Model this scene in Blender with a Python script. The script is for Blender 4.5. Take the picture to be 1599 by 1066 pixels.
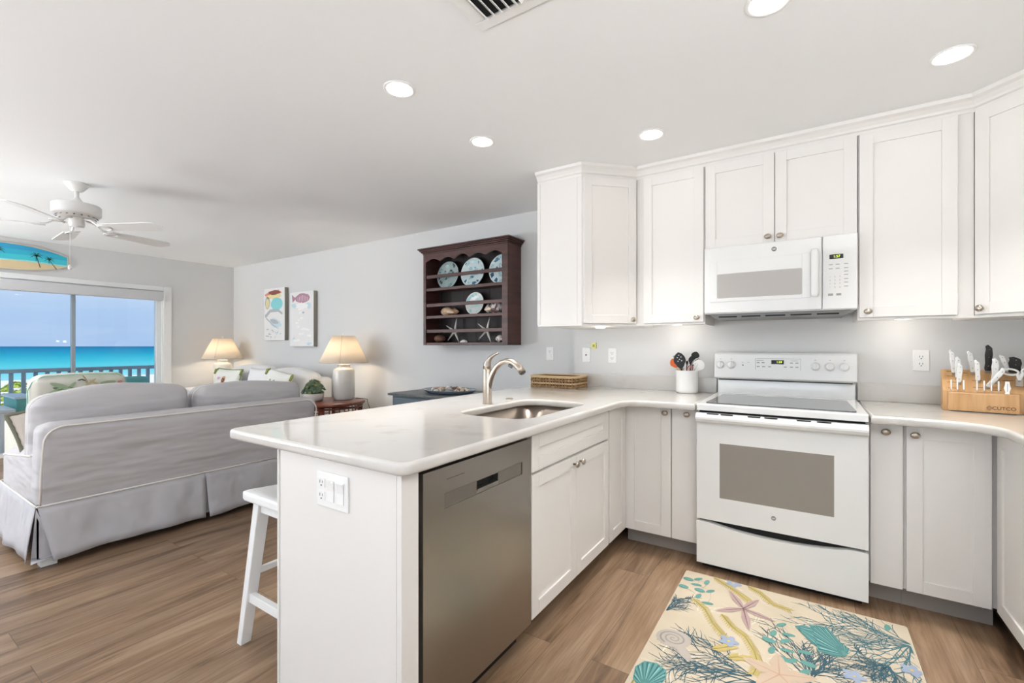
import bpy, bmesh, math, random
from mathutils import Vector, Matrix, noise
PI = math.pi
for o in list(bpy.data.objects): bpy.data.objects.remove(o)
C = bpy.context.scene.collection
scene = bpy.context.scene

# ------------------------------------------------------------------ camera
cam_d = bpy.data.cameras.new('camera'); cam = bpy.data.objects.new('camera', cam_d); C.objects.link(cam)
cam.location = (0, 0, 1.235); cam.rotation_euler = (PI/2, 0, math.radians(33.2))
cam_d.sensor_width = 36; cam_d.lens = 710.0/1599*36; cam_d.shift_y = 7/1599
cam_d.clip_start = .02; cam_d.clip_end = 9000
scene.camera = cam

# ------------------------------------------------------------------ exposure, world, sun, large lights
scene.view_settings.view_transform = 'Standard'; scene.view_settings.look = 'None'
scene.view_settings.exposure = 0.22; scene.view_settings.gamma = 1
scene.view_settings.use_curve_mapping = False

def lin(c):
    return c/12.92 if c <= .04045 else ((c+.055)/1.055)**2.4
def col(h):
    if isinstance(h, str): h = (int(h[0:2], 16), int(h[2:4], 16), int(h[4:6], 16))
    return (lin(h[0]/255), lin(h[1]/255), lin(h[2]/255), 1)

w = bpy.data.worlds.new('sky'); scene.world = w; w.use_nodes = True
nt = w.node_tree; bgn = nt.nodes['Background']
tc = nt.nodes.new('ShaderNodeTexCoord'); sx = nt.nodes.new('ShaderNodeSeparateXYZ')
rp = nt.nodes.new('ShaderNodeValToRGB'); mp = nt.nodes.new('ShaderNodeMapping'); nz = nt.nodes.new('ShaderNodeTexNoise')
mx = nt.nodes.new('ShaderNodeMixRGB'); r2 = nt.nodes.new('ShaderNodeValToRGB')
nt.links.new(tc.outputs['Generated'], sx.inputs[0]); nt.links.new(sx.outputs['Z'], rp.inputs[0])
e = rp.color_ramp.elements
e[0].position = 0.0; e[0].color = col('a9c8ef'); e[1].position = .7; e[1].color = col('7fb2ea')
k = e.new(.12); k.color = col('b9d6f7')
nt.links.new(tc.outputs['Generated'], mp.inputs[0]); mp.inputs['Scale'].default_value = (2, 2, 14)
nt.links.new(mp.outputs[0], nz.inputs['Vector']); nz.inputs['Scale'].default_value = 2.2; nz.inputs['Detail'].default_value = 4
nt.links.new(nz.outputs[0], r2.inputs[0]); r2.color_ramp.elements[0].position = .45; r2.color_ramp.elements[1].position = .75
r2.color_ramp.elements[1].color = (.3, .3, .3, 1)
nt.links.new(r2.outputs[0], mx.inputs['Fac']); nt.links.new(rp.outputs[0], mx.inputs[1]); mx.inputs[2].default_value = col('dfeafa')
nt.links.new(mx.outputs[0], bgn.inputs[0]); bgn.inputs[1].default_value = .86

def light(name, kind, loc, rot, energy, color=(1, 1, 1), **kw):
    d = bpy.data.lights.new(name, kind); d.energy = energy; d.color = color
    for a, b in kw.items(): setattr(d, a, b)
    o = bpy.data.objects.new(name, d); C.objects.link(o); o.location = loc; o.rotation_euler = rot
    return o
light('sun', 'SUN', (20, 0, 30), (math.radians(15), math.radians(38), 0), 3.1, (1, .96, .9), angle=.01)
# unseen fill lamps added behind and beside the camera, aimed at the ceiling
light('rear_fill_uplight', 'AREA', (-2.6, -2.6, .62), (math.radians(165), 0, 0), 110, (.91, .955, 1), shape='RECTANGLE', size=6.0, size_y=1.0)
light('side_fill_uplight', 'AREA', (-6.9, -2.35, .9), (0, math.radians(-165), 0), 200, (.91, .955, 1), shape='RECTANGLE', size=1.0, size_y=1.7)

# ------------------------------------------------------------------ materials
MATS = {}
def mat(name, c, rough=.5, metal=0, bump=None, var=None, spec=.5, coat=0, emis=None, alpha=None):
    if name in MATS: return MATS[name]
    m = bpy.data.materials.new(name); m.use_nodes = True; t = m.node_tree; b = t.nodes['Principled BSDF']
    b.inputs['Base Color'].default_value = col(c); b.inputs['Roughness'].default_value = rough
    b.inputs['Metallic'].default_value = metal; b.inputs['Specular IOR Level'].default_value = spec
    b.inputs['Coat Weight'].default_value = coat
    if emis: b.inputs['Emission Color'].default_value = col(emis[0]); b.inputs['Emission Strength'].default_value = emis[1]
    tcn = t.nodes.new('ShaderNodeTexCoord')
    if var:   # (colour2, scale, (sx,sy,sz), lo, hi)
        mpn = t.nodes.new('ShaderNodeMapping'); mpn.inputs['Scale'].default_value = var[2]
        n = t.nodes.new('ShaderNodeTexNoise'); n.inputs['Scale'].default_value = var[1]; n.inputs['Detail'].default_value = 6
        r = t.nodes.new('ShaderNodeValToRGB'); r.color_ramp.elements[0].position = var[3]; r.color_ramp.elements[1].position = var[4]
        r.color_ramp.elements[0].color = col(c); r.color_ramp.elements[1].color = col(var[0])
        t.links.new(tcn.outputs['Object'], mpn.inputs[0]); t.links.new(mpn.outputs[0], n.inputs['Vector'])
        t.links.new(n.outputs[0], r.inputs[0]); t.links.new(r.outputs[0], b.inputs['Base Color'])
    if bump:  # (scale, strength, distance, (sx,sy,sz))
        mpn = t.nodes.new('ShaderNodeMapping'); mpn.inputs['Scale'].default_value = bump[3]
        n = t.nodes.new('ShaderNodeTexNoise'); n.inputs['Scale'].default_value = bump[0]; n.inputs['Detail'].default_value = bump[4] if len(bump) > 4 else 4
        bp = t.nodes.new('ShaderNodeBump'); bp.inputs['Strength'].default_value = bump[1]; bp.inputs['Distance'].default_value = bump[2]
        t.links.new(tcn.outputs['Object'], mpn.inputs[0]); t.links.new(mpn.outputs[0], n.inputs['Vector'])
        t.links.new(n.outputs[0], bp.inputs['Height']); t.links.new(bp.outputs[0], b.inputs['Normal'])
    MATS[name] = m; return m
U = (1, 1, 1)
wall_m = mat('wall_paint', 'dcdbd9', .75, bump=(60, .08, .002, U), spec=.3)
ceil_m = mat('ceiling_paint', 'f4f4f3', .85, bump=(35, .15, .003, U), spec=.2)
trim_m = mat('trim_paint', 'f2f1ef', .4)
cab_m = mat('cabinet_paint', 'eae6e1', .38)
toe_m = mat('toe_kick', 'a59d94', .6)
quartz = mat('white_quartz', 'd2cec8', .12, var=('bfb8ae', 9, U, .55, .9), coat=.3)
steel = mat('stainless', 'a49f98', .3, 1, bump=(30, .12, .0006, (1, 60, 1)))
steel_h = mat('stainless_trim', 'a8a29a', .36, 1)
sink_m = mat('sink_steel', '8b8178', .3, 1)
nickel = mat('brushed_nickel', 'b8ada0', .28, 1)
chrome = mat('chrome', 'd8d8d8', .12, 1)
blackgap = mat('black_gap', '0c0b0a', .7)
appl = mat('appliance_white', 'ecebe8', .18, coat=.3)
ovenglass = mat('oven_glass', '938c83', .1, spec=.6)
mwglass = mat('microwave_screen', 'b7b2ac', .2)
cooktop_m = mat('cooktop_glass', '5d5d5c', .07, spec=.8, var=('7a7a79', 250, U, .5, .6))
plastic = mat('white_plastic', 'f1f0ed', .35)
greyp = mat('grey_print', '9c9a96', .5)
darkp = mat('dark_print', '4a4a4a', .5)
disp_m = mat('display_black', '14160c', .15)
led_m = mat('display_digits', 'c8e23c', .5, emis=('c8e23c', 1.6))
cloth_g = mat('grey_slipcover', 'c3c0c1', .95, bump=(2.6, .62, .08, (.7, 1, 3.0), 2.0), spec=.1)
cloth_gs = mat('grey_slipcover_skirt', 'c2c0c3', .95, bump=(3.2, .8, .06, (1.6, 2, 1.3), 2), spec=.1)
welt_m = mat('white_piping', 'e6e1da', .9, spec=.1)
cloth_w = mat('white_slipcover', 'eae8e6', .95, bump=(5, .3, .01, U), spec=.1)
mahog = mat('dark_mahogany', '57322b', .42, var=('3a2019', 3, (1, 1, 9), .35, .7))
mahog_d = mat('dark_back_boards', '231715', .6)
cherry = mat('cherry_wood', '7d3f2b', .3, var=('5c2a1c', 4, (1, 6, 6), .3, .7))
bluegrey = mat('blue_grey_paint', '6b7780', .5)
black_m = mat('black_nylon', '1c1c1d', .4)
shade_m = None

def m_floor():
    m = bpy.data.materials.new('vinyl_plank'); m.use_nodes = True; t = m.node_tree; b = t.nodes['Principled BSDF']
    N = t.nodes.new; L = t.links.new
    tcn = N('ShaderNodeTexCoord'); rot = N('ShaderNodeMapping'); rot.inputs['Rotation'].default_value = (0, 0, PI/2)
    L(tcn.outputs['Object'], rot.inputs[0])
    br = N('ShaderNodeTexBrick'); br.offset = .37; br.inputs['Scale'].default_value = 1
    br.inputs['Brick Width'].default_value = 1.22; br.inputs['Row Height'].default_value = .18
    br.inputs['Mortar Size'].default_value = .0012; br.inputs['Mortar Smooth'].default_value = .3
    br.inputs['Color1'].default_value = col('a58b71'); br.inputs['Color2'].default_value = col('937b64'); br.inputs['Mortar'].default_value = col('6a5847')
    L(rot.outputs[0], br.inputs['Vector'])
    ad = N('ShaderNodeVectorMath'); ad.operation = 'ADD'; mulv = N('ShaderNodeVectorMath'); mulv.operation = 'SCALE'; mulv.inputs['Scale'].default_value = 9
    L(br.outputs['Color'], mulv.inputs[0]); L(tcn.outputs['Object'], ad.inputs[0]); L(mulv.outputs[0], ad.inputs[1])
    mp1 = N('ShaderNodeMapping'); mp1.inputs['Scale'].default_value = (7, .7, 1); L(ad.outputs[0], mp1.inputs[0])
    n1 = N('ShaderNodeTexNoise'); n1.inputs['Scale'].default_value = 1.6; n1.inputs['Detail'].default_value = 7; n1.inputs['Roughness'].default_value = .62; n1.inputs['Distortion'].default_value = 1.0
    L(mp1.outputs[0], n1.inputs['Vector'])
    ra = N('ShaderNodeValToRGB'); ra.color_ramp.elements[0].position = .32; ra.color_ramp.elements[0].color = col('6f5d4e'); ra.color_ramp.elements[1].position = .68; ra.color_ramp.elements[1].color = col('ffffff')
    kk = ra.color_ramp.elements.new(.46); kk.color = col('d4c8bc')
    L(n1.outputs[0], ra.inputs[0])
    mu = N('ShaderNodeMixRGB'); mu.blend_type = 'MULTIPLY'; mu.inputs['Fac'].default_value = .8
    L(br.outputs['Color'], mu.inputs[1]); L(ra.outputs[0], mu.inputs[2])
    mp2 = N('ShaderNodeMapping'); mp2.inputs['Scale'].default_value = (60, 2.5, 1); L(ad.outputs[0], mp2.inputs[0])
    n2 = N('ShaderNodeTexNoise'); n2.inputs['Scale'].default_value = 2; n2.inputs['Detail'].default_value = 5; L(mp2.outputs[0], n2.inputs['Vector'])
    mu2 = N('ShaderNodeMixRGB'); mu2.blend_type = 'SOFT_LIGHT'; mu2.inputs['Fac'].default_value = .5
    L(mu.outputs[0], mu2.inputs[1]); L(n2.outputs[0], mu2.inputs[2]); L(mu2.outputs[0], b.inputs['Base Color'])
    b.inputs['Roughness'].default_value = .38; b.inputs['Specular IOR Level'].default_value = .4
    bp = N('ShaderNodeBump'); bp.inputs['Strength'].default_value = .15; bp.inputs['Distance'].default_value = .001
    L(n2.outputs[0], bp.inputs['Height']); L(bp.outputs[0], b.inputs['Normal'])
    return m
floor_m = m_floor()

def m_glass():
    m = bpy.data.materials.new('window_glass'); m.use_nodes = True; t = m.node_tree; t.nodes.remove(t.nodes['Principled BSDF'])
    a = t.nodes.new('ShaderNodeBsdfTransparent'); g = t.nodes.new('ShaderNodeBsdfGlossy'); g.inputs['Roughness'].default_value = .02
    x = t.nodes.new('ShaderNodeMixShader'); f = t.nodes.new('ShaderNodeFresnel'); f.inputs[0].default_value = 1.3
    t.links.new(f.outputs[0], x.inputs[0]); t.links.new(a.outputs[0], x.inputs[1]); t.links.new(g.outputs[0], x.inputs[2])
    t.links.new(x.outputs[0], t.nodes['Material Output'].inputs[0]); return m
glass_m = m_glass()
def m_shade():
    m = bpy.data.materials.new('lamp_shade_linen'); m.use_nodes = True; t = m.node_tree; t.nodes.remove(t.nodes['Principled BSDF'])
    a = t.nodes.new('ShaderNodeBsdfDiffuse'); a.inputs[0].default_value = col('f4ede2')
    g = t.nodes.new('ShaderNodeBsdfTranslucent'); g.inputs[0].default_value = col('fbf0de')
    x = t.nodes.new('ShaderNodeMixShader'); x.inputs[0].default_value = .45
    t.links.new(a.outputs[0], x.inputs[1]); t.links.new(g.outputs[0], x.inputs[2]); t.links.new(x.outputs[0], t.nodes['Material Output'].inputs[0]); return m
shade_m = m_shade()

# ------------------------------------------------------------------ mesh helpers
class G:
    def __init__(s): s.bm = bmesh.new()
    def box(s, x0, x1, y0, y1, z0, z1, m=0, M=None):
        x0, x1 = sorted((x0, x1)); y0, y1 = sorted((y0, y1)); z0, z1 = sorted((z0, z1))
        P = [Vector(p) for p in ((x0,y0,z0),(x1,y0,z0),(x1,y1,z0),(x0,y1,z0),(x0,y0,z1),(x1,y0,z1),(x1,y1,z1),(x0,y1,z1))]
        if M: P = [M @ p for p in P]
        v = [s.bm.verts.new(p) for p in P]
        for f in ((0,3,2,1),(4,5,6,7),(0,1,5,4),(1,2,6,5),(2,3,7,6),(3,0,4,7)):
            s.bm.faces.new([v[i] for i in f]).material_index = m
        return s
    def tube(s, pts, r, seg=12, m=0, cap=True, ry=None, close=False):
        pts = [Vector(p) for p in pts]; n = len(pts)
        rs = r if isinstance(r, (list, tuple)) else [r]*n
        rys = ry if isinstance(ry, (list, tuple)) else ([ry]*n if ry else rs)
        rings = []; up = None
        for i, p in enumerate(pts):
            if close: d = pts[(i+1) % n]-pts[i-1]
            else: d = (pts[min(i+1, n-1)]-pts[max(i-1, 0)])
            d.normalize()
            if up is None: up = Vector((0,0,1)) if abs(d.z) < .9 else Vector((0,1,0))
            a = d.cross(up)
            if a.length < 1e-4: a = d.cross(Vector((1,0,0)))
            a.normalize(); b = a.cross(d).normalized(); up = b
            rings.append([s.bm.verts.new(p + a*math.cos(2*PI*k/seg)*rs[i] + b*math.sin(2*PI*k/seg)*rys[i]) for k in range(seg)])
        rr = list(range(n-1)) + ([n-1] if close else [])
        for i in rr:
            A, B = rings[i], rings[(i+1) % n]
            for k in range(seg):
                f = s.bm.faces.new((A[k], A[(k+1) % seg], B[(k+1) % seg], B[k])); f.material_index = m; f.smooth = True
        if cap and not close:
            s.bm.faces.new(rings[0][::-1]).material_index = m; s.bm.faces.new(rings[-1]).material_index = m
        return s
    def lathe(s, prof, c=(0,0,0), seg=32, m=0, M=None, sx=1, sy=1):
        c = Vector(c); rings = []
        for r, z in prof:
            P = [c + Vector((r*sx*math.cos(2*PI*k/seg), r*sy*math.sin(2*PI*k/seg), z)) for k in range(seg)]
            if M: P = [M @ p for p in P]
            rings.append([s.bm.verts.new(p) for p in P])
        for A, B in zip(rings, rings[1:]):
            for k in range(seg):
                f = s.bm.faces.new((A[k], A[(k+1) % seg], B[(k+1) % seg], B[k])); f.material_index = m; f.smooth = True
        s.bm.faces.new(rings[0][::-1]).material_index = m; s.bm.faces.new(rings[-1]).material_index = m
        return s
    def prism(s, poly, a, b, axis='z', m=0, M=None):
        def mk(p, t):
            if axis == 'z': q = Vector((p[0], p[1], t))
            elif axis == 'y': q = Vector((p[0], t, p[1]))
            else: q = Vector((t, p[0], p[1]))
            return M @ q if M else q
        A = [s.bm.verts.new(mk(p, a)) for p in poly]; B = [s.bm.verts.new(mk(p, b)) for p in poly]; n = len(poly)
        s.bm.faces.new(A[::-1]).material_index = m; s.bm.faces.new(B).material_index = m
        for i in range(n): s.bm.faces.new((A[i], A[(i+1) % n], B[(i+1) % n], B[i])).material_index = m
        return s
    def ball(s, c, r, m=0, seg=20, M=None):
        if not isinstance(r, (tuple, list)): r = (r, r, r)
        Q = Matrix.Translation(c) @ Matrix.Diagonal((r[0], r[1], r[2], 1))
        if M: Q = M @ Q
        g = bmesh.ops.create_uvsphere(s.bm, u_segments=seg, v_segments=max(6, seg//2), radius=1, matrix=Q)
        for v in g['verts']:
            for f in v.link_faces: f.material_index = m; f.smooth = True
        return s
    def soft(s, x0, x1, y0, y1, z0, z1, r=.04, bulge=(.0, .0, .0), n=12, m=0, M=None, fn=None):
        c = Vector(((x0+x1)/2, (y0+y1)/2, (z0+z1)/2)); h = Vector((abs(x1-x0)/2, abs(y1-y0)/2, abs(z1-z0)/2))
        vs = {}
        def key(i, j, k): return (i, j, k)
        def vert(i, j, k):
            if (i, j, k) in vs: return vs[(i, j, k)]
            u = Vector((2*i/n-1, 2*j/n-1, 2*k/n-1)); u = Vector([math.sin(t*PI/2)*.35+t*.65 for t in u])
            p = Vector((u.x*h.x, u.y*h.y, u.z*h.z)); q = Vector([max(-(h[a]-r), min(h[a]-r, p[a])) for a in range(3)])
            d = p-q
            if d.length > 1e-6: p = q + d.normalized()*min(r, max(abs(t) for t in d)) if d.length > r else q + d
            b = Vector((u.x*(1-u.y**2)*(1-u.z**2)*bulge[0], u.y*(1-u.x**2)*(1-u.z**2)*bulge[1], u.z*(1-u.x**2)*(1-u.y**2)*bulge[2]))
            p = c + p + b
            if fn: p = fn(p)
            if M: p = M @ p
            vs[(i, j, k)] = s.bm.verts.new(p); return vs[(i, j, k)]
        for a in range(n):
            for b in range(n):
                for F in (((a,b,0),(a,b+1,0),(a+1,b+1,0),(a+1,b,0)), ((a,b,n),(a+1,b,n),(a+1,b+1,n),(a,b+1,n)),
                          ((a,0,b),(a+1,0,b),(a+1,0,b+1),(a,0,b+1)), ((a,n,b),(a,n,b+1),(a+1,n,b+1),(a+1,n,b)),
                          ((0,a,b),(0,a,b+1),(0,a+1,b+1),(0,a+1,b)), ((n,a,b),(n,a+1,b),(n,a+1,b+1),(n,a,b+1))):
                    f = s.bm.faces.new([vert(*q) for q in F]); f.material_index = m; f.smooth = True
        return s
    def pillow(s, w, hgt, t, M=None, n=18, m=0, pinch=.07):
        for sd in (-1, 1):
            g = []
            for i in range(n+1):
                row = []
                for j in range(n+1):
                    u = 2*i/n-1; v = 2*j/n-1
                    k = max(0, (1-u*u)*(1-v*v))**.42
                    p = Vector((w/2*u*(1-pinch*(1-v*v)**1 *abs(u)**3*1.0), sd*t/2*k, hgt/2*v*(1-pinch*(1-u*u)*abs(v)**3)))
                    if M: p = M @ p
                    row.append(s.bm.verts.new(p))
                g.append(row)
            for i in range(n):
                for j in range(n):
                    q = (g[i][j], g[i+1][j], g[i+1][j+1], g[i][j+1])
                    f = s.bm.faces.new(q if sd < 0 else q[::-1]); f.smooth = True; f.material_index = m
        bmesh.ops.remove_doubles(s.bm, verts=s.bm.verts, dist=1e-5)
        return s
    def face(s, pts, m=0):
        s.bm.faces.new([s.bm.verts.new(p) for p in pts]).material_index = m; return s
    def decal(s, pts2, z, m=0, M=None):   # flat polygon in local xy at height z
        P = [Vector((p[0], p[1], z)) for p in pts2]
        if M: P = [M @ p for p in P]
        try: s.bm.faces.new([s.bm.verts.new(p) for p in P]).material_index = m
        except Exception: pass
        return s
    def ribbon(s, pts2, w0, w1, z, m=0, M=None):
        n = len(pts2)
        prev = None
        for i, p in enumerate(pts2):
            a = pts2[max(0, i-1)]; b = pts2[min(n-1, i+1)]
            dx, dy = b[0]-a[0], b[1]-a[1]; l = math.hypot(dx, dy) or 1e-6
            wd = (w0+(w1-w0)*i/max(1, n-1))/2; nx, ny = -dy/l*wd, dx/l*wd
            P = [Vector((p[0]+nx, p[1]+ny, z)), Vector((p[0]-nx, p[1]-ny, z))]
            if M: P = [M @ q for q in P]
            cur = [s.bm.verts.new(q) for q in P]
            if prev: s.bm.faces.new((prev[0], prev[1], cur[1], cur[0])).material_index = m
            prev = cur
        return s

WORLD = {}
def link(name, g, ms, parent=None, bevel=0, recalc=True, solid=0, seg=2):
    me = bpy.data.meshes.new(name)
    bm = g.bm
    if recalc: bmesh.ops.recalc_face_normals(bm, faces=bm.faces)
    root = parent
    while root is not None and root.parent is not None: root = root.parent
    if root is not None and WORLD.get(root.name):
        bmesh.ops.translate(bm, verts=bm.verts, vec=-Vector(root.location))
    bm.to_mesh(me); bm.free()
    for m in (ms if isinstance(ms, (list, tuple)) else [ms]): me.materials.append(m)
    o = bpy.data.objects.new(name, me); C.objects.link(o)
    if parent is not None: o.parent = parent
    if solid: q = o.modifiers.new('thickness', 'SOLIDIFY'); q.thickness = solid; q.offset = 0
    if bevel:
        b = o.modifiers.new('bevel', 'BEVEL'); b.width = bevel; b.segments = seg; b.limit_method = 'ANGLE'; b.angle_limit = math.radians(40); b.harden_normals = False
    return o
def tag(o, label, cat, group=None):
    o['label'] = label; o['category'] = cat
    if group: o['group'] = group
    return o
def thing(name, label, cat, loc=(0,0,0), rotz=0, group=None, world=False):
    o = bpy.data.objects.new(name, None); C.objects.link(o); o.empty_display_size = .05
    o.location = loc; o.rotation_euler = (0, 0, rotz); tag(o, label, cat, group)
    if world: WORLD[o.name] = True
    return o
def struct(name, g, ms, parent=None, **k):
    o = link(name, g, ms, parent, **k)
    if parent is None: o['kind'] = 'structure'
    return o
def solo(name, g, ms, label, cat, group=None, loc=None, **k):   # one-mesh thing authored in world coordinates, origin moved to loc
    if loc is not None: bmesh.ops.translate(g.bm, verts=g.bm.verts, vec=-Vector(loc))
    o = link(name, g, ms, None, **k)
    if loc is not None: o.location = loc
    return tag(o, label, cat, group)
def text_mesh(name, s, size, m, parent, M, depth=.0004, bold=0, label=None):
    cu = bpy.data.curves.new(name, 'FONT'); cu.body = s; cu.size = size; cu.extrude = depth; cu.align_x = 'CENTER'; cu.align_y = 'CENTER'; cu.offset = bold
    t = bpy.data.objects.new(name+'_curve', cu); C.objects.link(t)
    bpy.context.view_layer.update()
    dg = bpy.context.evaluated_depsgraph_get(); me = bpy.data.meshes.new_from_object(t.evaluated_get(dg))
    bpy.data.objects.remove(t); me.transform(M)
    me.materials.clear(); me.materials.append(m); me.name = name
    o = bpy.data.objects.new(name, me); C.objects.link(o); o.parent = parent
    if label: o['label'] = label
    return o
def dup(o, loc=None, rotz=None, label=None, parent=None):
    r = o.copy(); C.objects.link(r)
    if parent is not None: r.parent = parent
    if loc is not None: r.location = loc
    if rotz is not None: r.rotation_euler = (0, 0, rotz)
    if label: r['label'] = label
    for ch in list(o.children): dup(ch, parent=r)
    return r
RX = lambda a: Matrix.Rotation(a, 4, 'X')
RY = lambda a: Matrix.Rotation(a, 4, 'Y')
RZ = lambda a: Matrix.Rotation(a, 4, 'Z')
T = lambda x, y, z: Matrix.Translation((x, y, z))
FRONT = RX(PI/2)     # text/decal in local xy -> stands up facing -y

def fillet_poly(pts, n=8):   # pts: (x,y,r)
    out = []; N = len(pts)
    for i in range(N):
        x, y, r = pts[i]
        if r <= 0: out.append((x, y)); continue
        p = Vector((x, y)); a = Vector(pts[i-1][:2])-p; b = Vector(pts[(i+1) % N][:2])-p
        a.normalize(); b.normalize(); ang = a.angle(b); d = r/math.tan(ang/2)
        A = p+a*d; B = p+b*d; c = p+(a+b).normalized()*(r/math.sin(ang/2))
        t0 = math.atan2(A.y-c.y, A.x-c.x); t1 = math.atan2(B.y-c.y, B.x-c.x); dt = (t1-t0+PI) % (2*PI)-PI
        for k in range(n+1): t = t0+dt*k/n; out.append((c.x+r*math.cos(t), c.y+r*math.sin(t)))
    return out
def slab(name, loops, z0, z1, m, parent, rnd=.012):
    cu = bpy.data.curves.new(name, 'CURVE'); cu.dimensions = '2D'; cu.fill_mode = 'BOTH'
    cu.extrude = (z1-z0)/2-rnd; cu.bevel_depth = rnd; cu.bevel_resolution = 4; cu.offset = -rnd
    for lp in loops:
        sp = cu.splines.new('POLY'); sp.points.add(len(lp)-1); sp.use_cyclic_u = True
        for q, p in zip(sp.points, lp): q.co = (p[0], p[1], 0, 1)
    t = bpy.data.objects.new(name+'_curve', cu); C.objects.link(t); bpy.context.view_layer.update()
    me = bpy.data.meshes.new_from_object(t.evaluated_get(bpy.context.evaluated_depsgraph_get())); bpy.data.objects.remove(t)
    root = parent
    off = -Vector(root.location) if root is not None and WORLD.get(root.name) else Vector((0,0,0))
    me.transform(T(0, 0, (z0+z1)/2)); me.transform(Matrix.Translation(off)); me.materials.clear(); me.materials.append(m)
    for p in me.polygons: p.use_smooth = True
    me.set_sharp_from_angle(angle=math.radians(35))
    o = bpy.data.objects.new(name, me); C.objects.link(o)
    if parent is not None: o.parent = parent
    return o

# ================================================================== ROOM
YN, YK, XW, XR, YR, HC = 3.51, 3.39, -7.42, 1.28, -3.2, 2.44
struct('floor', G().box(XW-.15, XR+.1, YR-.1, YN+.1, -.08, 0), floor_m)
struct('ceiling', G().box(XW-.15, XR+.1, YR-.1, YN+.1, HC, HC+.12), ceil_m)
struct('wall_back', G().box(XW, -1.61, YN, YN+.1, 0, HC), wall_m)
struct('wall_kitchen', G().box(-1.61, XR, YK, YN+.1, 0, HC), wall_m)
struct('wall_right', G().box(XR, XR+.1, YR, YK, 0, HC), wall_m)
g = G().box(XW-.12, XW, 2.60, YN+.1, 0, HC).box(XW-.12, XW, -1.5, 2.60, 1.985, HC).box(XW-.12, XW, -1.75, -1.5, 0, HC).box(XW-.12, XW, YR, -3.0, 0, HC).box(XW-.12, XW, -3.0, -1.75, 0, .4).box(XW-.12, XW, -3.0, -1.75, 2.1, HC)  # unseen opening near the rear corner added for the side fill lamp
struct('wall_left', g, wall_m)
# rear wall out of view, with an opening added for fill light
g = G().box(XW, -5.7, YR-.1, YR, 0, HC).box(.5, XR, YR-.1, YR, 0, HC).box(-5.7, .5, YR-.1, YR, 2.35, HC).box(-5.7, .5, YR-.1, YR, 0, .35)
struct('wall_rear', g, wall_m)
struct('baseboard_back', G().box(XW, -1.9, YN-.014, YN, 0, .1), trim_m, bevel=.003)
struct('baseboard_left', G().box(XW, XW+.014, 2.72, YN-.014, 0, .1), trim_m, bevel=.003)
# casing of the sliding door and the slider itself
g = G().box(XW, XW+.022, 2.60, 2.69, 0, 2.045).box(XW, XW+.022, -1.6, 2.5995, 1.985, 2.045).box(XW-.12, XW, 2.585, 2.60, 0, 1.985).box(XW-.12, XW, -1.5, 2.6, 1.972, 1.985)
struct('trim_1', g, trim_m, bevel=.003)
wf = mat('slider_frame', 'eef0f0', .4)
alu = mat('slider_mullion', '9ba6ac', .4, .3)
g = G().box(XW-.10, XW-.02, 2.53, 2.585, .0, 1.97).box(XW-.10, XW-.02, -1.5, 2.53, 0, .045).box(XW-.10, XW-.02, -1.5, 2.53, 1.93, 1.97)
w1 = struct('window_1', g, wf, bevel=.003)
for yy in (1.70, .72, -.3):
    link('mullion', G().box(XW-.085, XW-.035, yy-.018, yy+.018, .045, 1.93), alu, w1, bevel=.003)
for a, b in ((-1.5, -.318), (-.282, .702), (.738, 1.682), (1.718, 2.53)):
    link('glass_pane', G().box(XW-.062, XW-.056, a, b, .045, 1.93), glass_m, w1)
# roller blind rolled up under the lintel
bl = thing('roller_blind', 'light grey rolled-up blind cassette across the top of the sliding glass door', 'window blind', (XW-.0, .55, 1.9), world=True)
link('cassette', G().box(XW-.012, XW+.07, -1.48, 2.583, 1.85, 1.971), mat('blind_grey', 'cfcfd0', .6), bl, bevel=.012)
link('end_bracket', G().box(XW-.012, XW+.072, 2.5835, 2.5985, 1.845, 1.971), plastic, bl, bevel=.003)

# ------------------------------------------------------------------ outside
struct('balcony_floor', G().box(-9.1, XW-.12, -3.5, 4.5, -.22, -.12), mat('deck_paint', 'd9dcdf', .7))
struct('balcony_ceiling', G().box(-9.3, XW-.15, -3.5, 4.5, 2.44, 2.56), trim_m)
rail_m = mat('railing_paint', '8ea2ae', .6)
rl = thing('balcony_railing', 'blue-grey wooden balcony railing with square balusters beyond the glass', 'railing', (-9.0, 1.5, -.12), world=True)
link('top_rail', G().box(-9.06, -8.96, -3.4, 4.4, .868, .92), rail_m, rl, bevel=.006)
link('bottom_rail', G().box(-9.03, -8.99, -3.4, 4.4, -.03, .02), rail_m, rl, bevel=.004)
for i in range(-8, 25):
    y0 = 1.431+.1165*i
    link('baluster', G().box(-9.03, -8.99, y0-.02, y0+.02, -.12, .87), rail_m, rl)
sand_m = mat('beach_sand', 'efe8dd', .9, var=('d9cfbf', .6, U, .4, .75))
struct('beach', G().box(-92, -9.2, -140, 160, -3.7, -3.5), sand_m)
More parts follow.
